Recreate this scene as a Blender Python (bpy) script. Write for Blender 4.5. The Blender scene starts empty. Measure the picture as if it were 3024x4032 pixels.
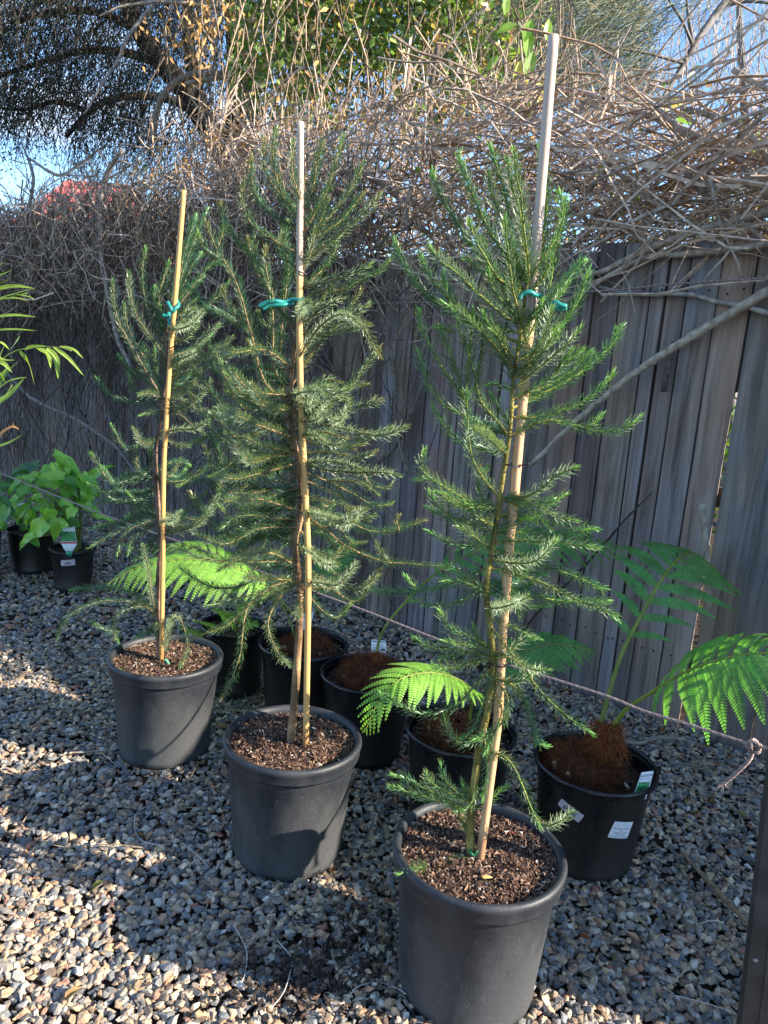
import bpy, math, random
import numpy as np
from mathutils import Matrix, Vector
rad = math.radians
rng = np.random.default_rng(7)
random.seed(7)
SC = bpy.context.scene

# ------------------------------------------------------------------ camera
FPX, PITCH, ROLL, CAMH = 2948.8, 0.20041, 0.07349, 1.4469
IMW, IMH = 3024, 4032
F_ = np.array([0, math.cos(PITCH), -math.sin(PITCH)])
R0 = np.array([1.0, 0, 0]); U0 = np.cross(R0, F_)
RT = math.cos(ROLL) * R0 + math.sin(ROLL) * U0
UP = -math.sin(ROLL) * R0 + math.cos(ROLL) * U0
CAM = np.array([0, 0, CAMH])
cd = bpy.data.cameras.new('camera'); cam = bpy.data.objects.new('camera', cd)
SC.collection.objects.link(cam); SC.camera = cam
cam.matrix_world = Matrix([[RT[0], UP[0], -F_[0], 0], [RT[1], UP[1], -F_[1], 0], [RT[2], UP[2], -F_[2], CAMH], [0, 0, 0, 1]])
cd.sensor_fit = 'VERTICAL'; cd.sensor_height = 36.0; cd.lens = FPX / IMH * 36.0
cd.clip_start = 0.02; cd.clip_end = 500

# ------------------------------------------------------------------ world and sun
SUN_AZ, SUN_EL = rad(-15.3), rad(26.2)
w = bpy.data.worlds.new('World'); SC.world = w; w.use_nodes = True
nt = w.node_tree; nt.nodes.clear()
sky = nt.nodes.new('ShaderNodeTexSky'); sky.sky_type = 'NISHITA'; sky.sun_disc = False
sky.sun_elevation = SUN_EL; sky.sun_rotation = rad(90) - SUN_AZ
sky.altitude = 50; sky.air_density = 1.0; sky.dust_density = 0.05; sky.ozone_density = 5.0
tc = nt.nodes.new('ShaderNodeTexCoord')
mp = nt.nodes.new('ShaderNodeMapping'); mp.inputs['Scale'].default_value = (1, 1, 2.6); mp.inputs['Location'].default_value = (0.35, 0.1, 0.06)
nz = nt.nodes.new('ShaderNodeTexNoise'); nz.inputs['Scale'].default_value = 2.3; nz.inputs['Detail'].default_value = 9; nz.inputs['Roughness'].default_value = 0.55
rp = nt.nodes.new('ShaderNodeValToRGB'); rp.color_ramp.elements[0].position = 0.56; rp.color_ramp.elements[1].position = 0.72
mx = nt.nodes.new('ShaderNodeMixRGB'); mx.inputs[2].default_value = (4.6, 4.9, 5.5, 1)
bg = nt.nodes.new('ShaderNodeBackground'); bg.inputs['Strength'].default_value = 0.125
ow = nt.nodes.new('ShaderNodeOutputWorld')
L = nt.links
L.new(tc.outputs['Generated'], mp.inputs[0]); L.new(mp.outputs[0], nz.inputs['Vector']); L.new(nz.outputs['Fac'], rp.inputs[0])
L.new(rp.outputs[0], mx.inputs[0]); L.new(sky.outputs[0], mx.inputs[1]); L.new(mx.outputs[0], bg.inputs[0]); L.new(bg.outputs[0], ow.inputs[0])
sd = bpy.data.lights.new('sun', 'SUN'); sd.energy = 5.0; sd.angle = rad(0.53); sd.color = (1.0, 0.90, 0.75)
so = bpy.data.objects.new('sun', sd); SC.collection.objects.link(so)
SUNV = Vector((math.cos(SUN_EL) * math.cos(SUN_AZ), math.cos(SUN_EL) * math.sin(SUN_AZ), math.sin(SUN_EL)))
so.rotation_euler = SUNV.to_track_quat('Z', 'Y').to_euler()
SC.view_settings.view_transform = 'Standard'; SC.view_settings.look = 'None'; SC.view_settings.gamma = 1
SC.view_settings.use_curve_mapping = False; SC.view_settings.exposure = 1.6
SC.cycles.max_bounces = 7; SC.cycles.diffuse_bounces = 3; SC.cycles.glossy_bounces = 2; SC.cycles.transmission_bounces = 3

# ------------------------------------------------------------------ pixel <-> place helpers
def ray(p): return F_ + ((p[0] - 1512) / FPX) * RT - ((p[1] - 2016) / FPX) * UP
def onY(p, Y): d = ray(p); return CAM + d * (Y / d[1])
def onZ(p, z=0.0): d = ray(p); return CAM + d * ((z - CAMH) / d[2])
FA, FB = 4.1226, -0.8738
FD = np.array([1, FB, 0]) / math.hypot(1, FB)            # along the fence (to the right, nearer)
FN = np.array([FB, -1, 0]) / math.hypot(1, FB)           # towards the camera side
def onF(p, off=0.0):
    n = np.array([-FB, 1, 0]); d = ray(p); return CAM + d * ((FA - off * math.hypot(1, FB)) / (d @ n))
def fpt(s, z, off=0.0): return np.array([0, FA, 0]) + FD * s + FN * off + np.array([0, 0, z])
def nrm(v): return v / (np.linalg.norm(v, axis=-1, keepdims=True) + 1e-12)

# ------------------------------------------------------------------ object helpers
def link(o, parent=None):
    SC.collection.objects.link(o)
    if parent is not None: o.parent = parent
    return o
def tag(o, label=None, cat=None, group=None, kind=None):
    if label: o['label'] = label
    if cat: o['category'] = cat
    if group: o['group'] = group
    if kind: o['kind'] = kind
    return o
def empty(name, loc, label=None, cat=None, group=None, rz=0):
    o = bpy.data.objects.new(name, None); o.empty_display_size = 0.05
    o.location = loc; o.rotation_euler = (0, 0, rz); link(o); return tag(o, label, cat, group)
def mesh(name, V, Fs, mat, col=None, smooth=False):
    V = np.asarray(V, dtype=np.float32).reshape(-1, 3)
    if not isinstance(Fs, (list, tuple)): Fs = [Fs]
    Fs = [np.asarray(f, dtype=np.int32) for f in Fs if len(f)]
    me = bpy.data.meshes.new(name)
    me.vertices.add(len(V)); me.vertices.foreach_set('co', V.ravel())
    li = np.concatenate([f.ravel() for f in Fs]); tot = np.concatenate([np.full(len(f), f.shape[1], np.int32) for f in Fs])
    me.loops.add(len(li)); me.loops.foreach_set('vertex_index', li)
    me.polygons.add(len(tot)); st = np.zeros(len(tot), np.int32); st[1:] = np.cumsum(tot)[:-1]
    me.polygons.foreach_set('loop_start', st); me.polygons.foreach_set('loop_total', tot)
    me.polygons.foreach_set('use_smooth', np.full(len(tot), bool(smooth)))
    if col is not None:
        a = me.color_attributes.new('Col', 'FLOAT_COLOR', 'POINT')
        c = np.ones((len(V), 4), np.float32); c[:, :3] = col; a.data.foreach_set('color', c.ravel())
    me.update(); me.validate()
    if mat: me.materials.append(mat)
    return me
def obj(name, V, Fs, mat, parent=None, col=None, smooth=False, loc=None):
    """mesh object; V in world space, stored relative to its parent's place"""
    V = np.asarray(V, float).reshape(-1, 3)
    if parent is not None:
        V = V - np.array(world_loc(parent))
    o = bpy.data.objects.new(name, mesh(name, V, Fs, mat, col, smooth))
    return link(o, parent)
def world_loc(o):
    l = Vector((0, 0, 0))
    while o is not None: l = l + o.location; o = o.parent
    return l
class MB:
    def __init__(s): s.V = []; s.F = {}; s.C = []; s.n = 0
    def add(s, V, F, col=None):
        V = np.asarray(V, float).reshape(-1, 3)
        if not isinstance(F, (list, tuple)): F = [F]
        for f in F:
            f = np.asarray(f, int)
            if len(f): s.F.setdefault(f.shape[1], []).append(f + s.n)
        s.V.append(V); s.n += len(V)
        c = np.ones((len(V), 3)) if col is None else np.broadcast_to(np.asarray(col, float), (len(V), 3))
        s.C.append(c)
    def build(s, name, mat, parent=None, smooth=False):
        return obj(name, np.concatenate(s.V), [np.concatenate(f) for f in s.F.values()], mat, parent, np.concatenate(s.C), smooth)
def tubes(P, R, sides=4, cap=False):
    """P (n,k,3) curves, R (n,k) radii"""
    P = np.asarray(P, float); n, k, _ = P.shape; R = np.broadcast_to(np.asarray(R, float), (n, k))
    T = nrm(np.gradient(P, axis=1)); ref = np.zeros((n, 1, 3)); m = np.abs(T.mean(1)[:, 2]) > 0.8
    ref[:, 0, 2] = 1; ref[m, 0] = (1, 0.13, 0)
    N = nrm(np.cross(T, np.broadcast_to(ref, T.shape))); B = np.cross(T, N)
    a = np.arange(sides) * 2 * math.pi / sides
    V = P[:, :, None] + R[:, :, None, None] * (np.cos(a)[None, None, :, None] * N[:, :, None] + np.sin(a)[None, None, :, None] * B[:, :, None])
    V = V.reshape(-1, 3)
    j = np.arange(sides); j2 = (j + 1) % sides; i = np.arange(k - 1)[:, None] * sides
    q = np.stack([i + j, i + j2, i + sides + j2, i + sides + j], -1).reshape(-1, 4)
    F = (q[None] + (np.arange(n) * k * sides)[:, None, None]).reshape(-1, 4)
    out = [F]
    if cap:
        b = np.arange(n)[:, None] * k * sides
        out += [b + j[::-1][None], b + (k - 1) * sides + j[None]] if sides != 4 else []
        if sides == 4: out = [np.concatenate([F, b + j[::-1][None], b + (k - 1) * sides + j[None]])]
    return V, out
def spline(pts, n):
    """Catmull-Rom resample to n points with even spacing"""
    p = np.asarray(pts, float)
    if len(p) == 2: t = np.linspace(0, 1, n)[:, None]; return p[0] * (1 - t) + p[1] * t
    q = np.vstack([2 * p[0] - p[1], p, 2 * p[-1] - p[-2]]); out = []
    for i in range(1, len(q) - 2):
        t = np.linspace(0, 1, 12, endpoint=False)[:, None]; a, b, c, d = q[i - 1], q[i], q[i + 1], q[i + 2]
        out.append(0.5 * ((2 * b) + (-a + c) * t + (2 * a - 5 * b + 4 * c - d) * t ** 2 + (-a + 3 * b - 3 * c + d) * t ** 3))
    o = np.vstack(out + [p[-1:]]); s = np.r_[0, np.cumsum(np.linalg.norm(np.diff(o, axis=0), axis=1))]
    u = np.linspace(0, s[-1], n); return np.stack([np.interp(u, s, o[:, k]) for k in range(3)], 1)
def plen(p): return float(np.linalg.norm(np.diff(p, axis=0), axis=1).sum())
def tube1(path, r, sides=8, n=None, cap=True):
    p = spline(path, n or max(4, int(plen(np.asarray(path, float)) / 0.04)))
    if np.ndim(r) == 0: rr = np.full(len(p), r)
    else: rr = np.interp(np.linspace(0, 1, len(p)), np.linspace(0, 1, len(r)), r)
    return tubes(p[None], rr[None], sides, cap)
def inst(tV, tF, pos, X, Y, Z, scale, col=None):
    """place template (tV,tF) at pos with axes X,Y,Z and scale (n,3)"""
    n = len(pos); m = len(tV); sc = np.broadcast_to(np.asarray(scale, float).reshape(-1, 1) if np.ndim(scale) == 1 else scale, (n, 3))
    t = np.asarray(tV)[None] * sc[:, None]
    V = pos[:, None] + t[..., 0:1] * X[:, None] + t[..., 1:2] * Y[:, None] + t[..., 2:3] * Z[:, None]
    tF = tF if isinstance(tF, list) else [tF]
    F = [(np.asarray(f)[None] + (np.arange(n) * m)[:, None, None]).reshape(-1, np.asarray(f).shape[1]) for f in tF]
    c = None if col is None else np.repeat(col, m, axis=0)
    return V.reshape(-1, 3), F, c
def rdir(n, g=rng): return nrm(g.normal(size=(n, 3)))
def frame(X, g=rng, ref=None):
    r = rdir(len(X), g) if ref is None else np.broadcast_to(ref, X.shape)
    Y = nrm(np.cross(r, X)); return X, Y, np.cross(X, Y)
def lathe(prof, sides=64, c=(0, 0, 0)):
    p = np.asarray(prof, float); a = np.arange(sides) * 2 * math.pi / sides
    V = np.stack([p[:, 0, None] * np.cos(a), p[:, 0, None] * np.sin(a), np.broadcast_to(p[:, 1, None], (len(p), sides))], -1).reshape(-1, 3) + np.array(c)
    j = np.arange(sides); j2 = (j + 1) % sides; i = np.arange(len(p) - 1)[:, None] * sides
    return V, np.stack([i + j, i + j2, i + sides + j2, i + sides + j], -1).reshape(-1, 4)

# ------------------------------------------------------------------ materials
def lin(h):
    c = [int(h[i:i + 2], 16) / 255 for i in (0, 2, 4)]
    return tuple(x / 12.92 if x < .04045 else ((x + .055) / 1.055) ** 2.4 for x in c)
def mat(name, base=(0.5, 0.5, 0.5), rough=0.6, attr=False, noise=None, bump=None, trans=0.0, back=None, spec=0.5, stretch=None, metal=0.0, coat=0, hv=0.0):
    """noise=(scale, dark, light[, detail]); bump=(scale, strength, distance); back = underside colour"""
    m = bpy.data.materials.new(name); m.use_nodes = True; t = m.node_tree; t.nodes.clear(); N = t.nodes.new; K = t.links.new
    o = N('ShaderNodeOutputMaterial'); b = N('ShaderNodeBsdfPrincipled')
    b.inputs['Roughness'].default_value = rough; b.inputs['Specular IOR Level'].default_value = spec; b.inputs['Metallic'].default_value = metal
    b.inputs['Coat Weight'].default_value = coat
    if attr:
        a = N('ShaderNodeVertexColor'); a.layer_name = 'Col'; col = a.outputs[0]
    else:
        a = N('ShaderNodeRGB'); a.outputs[0].default_value = (*base, 1); col = a.outputs[0]
    co = N('ShaderNodeTexCoord'); vec = co.outputs['Object']
    if stretch:
        mpn = N('ShaderNodeMapping'); mpn.inputs['Scale'].default_value = stretch; K(vec, mpn.inputs[0]); vec = mpn.outputs[0]
    if noise:
        n = N('ShaderNodeTexNoise'); n.inputs['Scale'].default_value = noise[0]; n.inputs['Detail'].default_value = noise[3] if len(noise) > 3 else 6
        K(vec, n.inputs['Vector']); r = N('ShaderNodeMapRange'); r.inputs[1].default_value = 0.3; r.inputs[2].default_value = 0.7
        r.inputs[3].default_value = noise[1]; r.inputs[4].default_value = noise[2]; K(n.outputs[0], r.inputs[0])
        mm = N('ShaderNodeVectorMath'); mm.operation = 'SCALE'; K(col, mm.inputs[0]); K(r.outputs[0], mm.inputs['Scale']); col = mm.outputs[0]
    if back:
        g = N('ShaderNodeNewGeometry'); mb = N('ShaderNodeMixRGB'); mb.inputs[2].default_value = (*back, 1)
        K(g.outputs['Backfacing'], mb.inputs[0]); K(col, mb.inputs[1]); col = mb.outputs[0]
    K(col, b.inputs['Base Color'])
    if bump:
        n2 = N('ShaderNodeTexNoise'); n2.inputs['Scale'].default_value = bump[0]; n2.inputs['Detail'].default_value = 8; K(vec, n2.inputs['Vector'])
        bb = N('ShaderNodeBump'); bb.inputs['Strength'].default_value = bump[1]; bb.inputs['Distance'].default_value = bump[2]
        K(n2.outputs[0], bb.inputs['Height']); K(bb.outputs[0], b.inputs['Normal'])
    if trans:
        tr = N('ShaderNodeBsdfTranslucent'); hs = N('ShaderNodeMixRGB'); hs.blend_type = 'MULTIPLY'; hs.inputs[0].default_value = 1
        hs.inputs[2].default_value = (1.9, 2.0, 0.75, 1); K(col, hs.inputs[1]); K(hs.outputs[0], tr.inputs[0])
        ms = N('ShaderNodeMixShader'); ms.inputs[0].default_value = trans; K(b.outputs[0], ms.inputs[1]); K(tr.outputs[0], ms.inputs[2]); K(ms.outputs[0], o.inputs[0])
    else: K(b.outputs[0], o.inputs[0])
    return m
M_gravel = mat('gravel_stone', attr=True, rough=0.75, noise=(60, 0.72, 1.2), bump=(140, 0.5, 0.004), spec=0.35)
M_soil = mat('soil', (0.05, 0.034, 0.025), 0.95, noise=(40, 0.5, 1.5), bump=(60, 0.8, 0.01), spec=0.1)
M_chip = mat('bark_chip', attr=True, rough=0.85, noise=(90, 0.7, 1.25), spec=0.2)
M_bark = mat('bark', attr=True, rough=0.85, noise=(35, 0.55, 1.35), bump=(60, 0.7, 0.01), spec=0.2)
M_treebark = mat('tree_bark', (0.055, 0.040, 0.032), 0.9, noise=(9, 0.4, 1.7), bump=(14, 1.0, 0.06), spec=0.15, stretch=(1, 1, 0.25))
M_needle = mat('needle', attr=True, rough=0.36, trans=0.22, back=(0.20, 0.26, 0.15), spec=0.5)
M_leaf = mat('leaf', attr=True, rough=0.4, trans=0.35, noise=(25, 0.8, 1.2), spec=0.5)
M_fern = mat('fern_leaf', attr=True, rough=0.5, trans=0.42, noise=(9, 0.7, 1.3), spec=0.4)
M_glossleaf = mat('glossy_leaf', attr=True, rough=0.3, trans=0.3, noise=(18, 0.8, 1.2), spec=0.6)
M_dry = mat('dry_leaf', attr=True, rough=0.8, trans=0.2, noise=(30, 0.7, 1.25), spec=0.2)
M_bamboo = mat('stake_timber', attr=True, rough=0.5, noise=(26, 0.82, 1.15), bump=(90, 0.25, 0.002), spec=0.35, stretch=(1, 1, 0.12))
M_tie = mat('green_tie', (0.018, 0.24, 0.21), 0.45, noise=(60, 0.8, 1.2))
M_wire = mat('black_wire', (0.02, 0.02, 0.024), 0.45)
M_rope = mat('rope', attr=True, rough=0.8, noise=(260, 0.6, 1.4), spec=0.2)
M_fibre = mat('fern_fibre', attr=True, rough=0.8, spec=0.15, noise=(60, 0.7, 1.3))
M_metal = mat('dark_metal', (0.045, 0.042, 0.040), 0.55, noise=(18, 0.7, 1.5), bump=(120, 0.15, 0.002), metal=0.3)
M_steel = mat('screw_steel', (0.30, 0.28, 0.26), 0.45, metal=0.7, noise=(200, 0.6, 1.2))
M_white = mat('white_label', (0.70, 0.71, 0.74), 0.5)
M_pinklab = mat('barcode_label', (0.50, 0.45, 0.48), 0.5)
M_ink = mat('ink', (0.03, 0.03, 0.04), 0.6)
M_red = mat('red_band', (0.55, 0.03, 0.06), 0.5)
M_photo = mat('printed_green', (0.03, 0.22, 0.06), 0.4, noise=(110, 0.15, 1.9, 3))
M_green = mat('teal_print', (0.02, 0.28, 0.16), 0.4, noise=(120, 0.3, 1.7, 3))

def plank_mat():
    m = mat('weathered_timber', attr=True, rough=0.85, spec=0.2); t = m.node_tree; N = t.nodes.new; K = t.links.new
    b = [n for n in t.nodes if n.type == 'BSDF_PRINCIPLED'][0]; at = [n for n in t.nodes if n.type == 'VERTEX_COLOR'][0]
    co = N('ShaderNodeTexCoord'); mp = N('ShaderNodeMapping'); mp.inputs['Scale'].default_value = (26, 26, 1.3); K(co.outputs['Object'], mp.inputs[0])
    oi = N('ShaderNodeObjectInfo'); ad = N('ShaderNodeVectorMath'); ml = N('ShaderNodeMath'); ml.operation = 'MULTIPLY'; ml.inputs[1].default_value = 57
    K(oi.outputs['Random'], ml.inputs[0]); K(mp.outputs[0], ad.inputs[0]); K(ml.outputs[0], ad.inputs[1])
    n1 = N('ShaderNodeTexNoise'); n1.inputs['Scale'].default_value = 1.0; n1.inputs['Detail'].default_value = 9; n1.inputs['Roughness'].default_value = 0.65; n1.inputs['Distortion'].default_value = 0.5; K(ad.outputs[0], n1.inputs['Vector'])
    mp2 = N('ShaderNodeMapping'); mp2.inputs['Scale'].default_value = (2.5, 2.5, 1.2); K(co.outputs['Object'], mp2.inputs[0]); ad2 = N('ShaderNodeVectorMath'); K(mp2.outputs[0], ad2.inputs[0]); K(ml.outputs[0], ad2.inputs[1])
    n2 = N('ShaderNodeTexNoise'); n2.inputs['Scale'].default_value = 1.5; n2.inputs['Detail'].default_value = 4; K(ad2.outputs[0], n2.inputs['Vector'])
    r1 = N('ShaderNodeMapRange'); r1.inputs[1].default_value = 0.33; r1.inputs[2].default_value = 0.68; r1.inputs[3].default_value = 0.45; r1.inputs[4].default_value = 1.55; K(n1.outputs[0], r1.inputs[0])
    r2 = N('ShaderNodeMapRange'); r2.inputs[1].default_value = 0.35; r2.inputs[2].default_value = 0.65; r2.inputs[3].default_value = 0.0; r2.inputs[4].default_value = 1.0; K(n2.outputs[0], r2.inputs[0])
    mc = N('ShaderNodeMixRGB'); mc.inputs[1].default_value = (1.0, 0.95, 0.98, 1); mc.inputs[2].default_value = (1.05, 0.78, 0.60, 1); K(r2.outputs[0], mc.inputs[0])
    mu = N('ShaderNodeMixRGB'); mu.blend_type = 'MULTIPLY'; mu.inputs[0].default_value = 1; K(at.outputs[0], mu.inputs[1]); K(mc.outputs[0], mu.inputs[2])
    sc = N('ShaderNodeVectorMath'); sc.operation = 'SCALE'; K(mu.outputs[0], sc.inputs[0]); K(r1.outputs[0], sc.inputs['Scale']); K(sc.outputs[0], b.inputs['Base Color'])
    bp = N('ShaderNodeBump'); bp.inputs['Strength'].default_value = 0.9; bp.inputs['Distance'].default_value = 0.006; K(n1.outputs[0], bp.inputs['Height']); K(bp.outputs[0], b.inputs['Normal'])
    return m
M_plank = plank_mat()
def pot_mat(name, base, dust, dustamt, rough):
    m = mat(name, base, rough, spec=0.5); t = m.node_tree; N = t.nodes.new; K = t.links.new
    b = [n for n in t.nodes if n.type == 'BSDF_PRINCIPLED'][0]
    co = N('ShaderNodeTexCoord'); mp = N('ShaderNodeMapping'); mp.inputs['Scale'].default_value = (5, 5, 2.2); K(co.outputs['Object'], mp.inputs[0])
    n1 = N('ShaderNodeTexNoise'); n1.inputs['Scale'].default_value = 1.6; n1.inputs['Detail'].default_value = 10; n1.inputs['Roughness'].default_value = 0.6; K(mp.outputs[0], n1.inputs['Vector'])
    n3 = N('ShaderNodeTexNoise'); n3.inputs['Scale'].default_value = 160; n3.inputs['Detail'].default_value = 3; K(co.outputs['Object'], n3.inputs['Vector'])
    sx = N('ShaderNodeSeparateXYZ'); K(co.outputs['Object'], sx.inputs[0])
    hz = N('ShaderNodeMapRange'); hz.inputs[1].default_value = 0.33; hz.inputs[2].default_value = 0.0; hz.inputs[3].default_value = 0.0; hz.inputs[4].default_value = 0.22; K(sx.outputs[2], hz.inputs[0])
    ad = N('ShaderNodeMath'); K(n1.outputs[0], ad.inputs[0]); K(hz.outputs[0], ad.inputs[1])
    r = N('ShaderNodeMapRange'); r.inputs[1].default_value = 0.50; r.inputs[2].default_value = 0.68; r.inputs[3].default_value = 0; r.inputs[4].default_value = dustamt; K(ad.outputs[0], r.inputs[0])
    sp = N('ShaderNodeMapRange'); sp.inputs[1].default_value = 0.62; sp.inputs[2].default_value = 0.70; sp.inputs[4].default_value = 0.5; K(n3.outputs[0], sp.inputs[0])
    a2 = N('ShaderNodeMath'); a2.use_clamp = True; K(r.outputs[0], a2.inputs[0]); K(sp.outputs[0], a2.inputs[1])
    mc = N('ShaderNodeMixRGB'); mc.inputs[1].default_value = (*base, 1); mc.inputs[2].default_value = (*dust, 1); K(a2.outputs[0], mc.inputs[0]); K(mc.outputs[0], b.inputs['Base Color'])
    rr = N('ShaderNodeMapRange'); rr.inputs[1].default_value = 0; rr.inputs[2].default_value = 1; rr.inputs[3].default_value = rough; rr.inputs[4].default_value = 0.8; K(a2.outputs[0], rr.inputs[0]); K(rr.outputs[0], b.inputs['Roughness'])
    bp = N('ShaderNodeBump'); bp.inputs['Strength'].default_value = 0.25; bp.inputs['Distance'].default_value = 0.002; K(n3.outputs[0], bp.inputs['Height']); K(bp.outputs[0], b.inputs['Normal'])
    return m
M_pot = pot_mat('grey_black_pot', (0.015, 0.018, 0.024), (0.085, 0.085, 0.085), 0.38, 0.55)
M_pot2 = pot_mat('black_pot', (0.006, 0.007, 0.009), (0.06, 0.05, 0.035), 0.28, 0.25)

# ================================================================== GROUND
def ground_z(x, y): return 0.006 * np.sin(x * 5.1 + 1) * np.cos(y * 4.3) + 0.004 * np.sin(x * 13 + y * 9)
gx = np.r_[-200, -60, -20, np.linspace(-8, 7, 76), 20, 60, 200]; gy = np.r_[-200, -40, -8, np.linspace(-2, 12, 71), 30, 80, 200]
X, Y = np.meshgrid(gx, gy); Z = ground_z(X, Y) - 0.012; Z[(np.abs(X) > 8) | (Y > 12)] = -0.02
V = np.stack([X, Y, Z], -1).reshape(-1, 3); nx = len(gx)
i = (np.arange(len(gy) - 1)[:, None] * nx + np.arange(nx - 1)).ravel()
g = obj('ground', V, np.stack([i, i + 1, i + nx + 1, i + nx], 1), M_soil, smooth=True); tag(g, kind='structure')
g['label'] = 'dark earth under the gravel'

def pebble_templates(k, sub, g):
    import bmesh
    out = []
    for _ in range(k):
        bm = bmesh.new(); bmesh.ops.create_icosphere(bm, subdivisions=sub, radius=1)
        v = np.array([x.co[:] for x in bm.verts]); f = np.array([[x.index for x in q.verts] for q in bm.faces]); bm.free()
        # chop with random planes into angular crushed stone
        for _c in range(14 if sub > 1 else 7):
            n = rdir(1, g)[0]; d = g.uniform(0.42, 0.8); h = v @ n; m = h > d; v[m] -= (h[m] - d)[:, None] * n
        v *= g.uniform(0.97, 1.03, (len(v), 1)) * 1.12; out.append((v, f))
    return out
PAL = np.array([lin(h) for h in ('a59c90', '948e88', '7e8082', 'b0a08c', 'bba587', '9f8a74', '70757a', 'cab79e', 'b8967a', '87796e', '9e7f6e', 'b0aba2', '7d6d60', '666a6e')])
PW = np.array([10, 10, 11, 8, 8, 6, 9, 5, 4, 8, 2.5, 7, 5, 6.]); PW /= PW.sum()
def in_view(x, y, mrg=0.25):
    return (x > -0.62 * y - mrg - 0.1) & (x < 0.60 * y + mrg + 0.1)
def scatter(n, y0, y1, g):
    y = g.uniform(y0, y1, n); x = g.uniform(-5, 2.4, n)
    m = in_view(x, y) & (y < FA + FB * x - 0.02); return x[m], y[m]
def hull_templates(k, npts, g):
    import bmesh
    out = []
    for _ in range(k):
        bm = bmesh.new(); P = rdir(npts, g) * g.uniform(.8, 1.08, (npts, 1))
        for p in P: bm.verts.new(p)
        bmesh.ops.convex_hull(bm, input=bm.verts[:]); bmesh.ops.delete(bm, geom=[v for v in bm.verts if not v.link_faces], context='VERTS')
        bm.verts.index_update(); v = np.array([x.co[:] for x in bm.verts]); f = np.array([[x.index for x in q.verts] for q in bm.faces]); bm.free(); out.append((v * 1.08, f))
    return out
gm = MB(); g1 = np.random.default_rng(11)
T2 = hull_templates(16, 15, g1); T1 = hull_templates(16, 11, g1); TC = hull_templates(6, 7, g1)
for (y0, y1, dens, tp, smin, smax, zl) in ((1.0, 1.95, 6600, T2, .0068, .0165, 1.5), (1.95, 3.4, 5200, T1, .0070, .0165, 1.5), (3.4, 8.2, 2200, T1, .0095, .020, 1.0)):
    n = int(dens * (y1 - y0) * 7.4); x, y = scatter(n, y0, y1, g1); n = len(x)
    s = smin + (smax - smin) * g1.beta(1.6, 2.4, n); z = ground_z(x, y) + g1.uniform(-0.9, 1.0, n) * s * 0.6 * zl * 0.7
    ax = nrm(np.stack([g1.normal(size=n), g1.normal(size=n), g1.normal(size=n) * 0.28], 1)); fx, fy, fz = frame(ax, g1, None)
    up = np.array([0, 0, 1.0]); fz = nrm(up + g1.normal(size=(n, 3)) * 0.42); fy = nrm(np.cross(fz, ax)); fx = np.cross(fy, fz)
    sc = np.stack([s * g1.uniform(1.0, 1.55, n), s * g1.uniform(0.75, 1.1, n), s * g1.uniform(0.42, 0.8, n)], 1)
    c = PAL[g1.choice(len(PAL), n, p=PW)] * np.array([1.08, 1.02, .94]) * g1.uniform(0.62, 1.15, (n, 1)); c[g1.random(n) < 0.008] = lin('a5705c'); c[g1.random(n) < 0.012] = lin('c9c2b6')
    k = g1.integers(0, len(tp), n); P = np.stack([x, y, z], 1)
    for q in range(len(tp)):
        m = k == q; v_, f_, c_ = inst(tp[q][0], tp[q][1], P[m], fx[m], fy[m], fz[m], sc[m], c[m]); gm.add(v_, f_, c_)
o = gm.build('gravel', M_gravel); tag(o, 'grey and tan crushed gravel covering the yard', 'gravel', kind='stuff')

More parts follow.
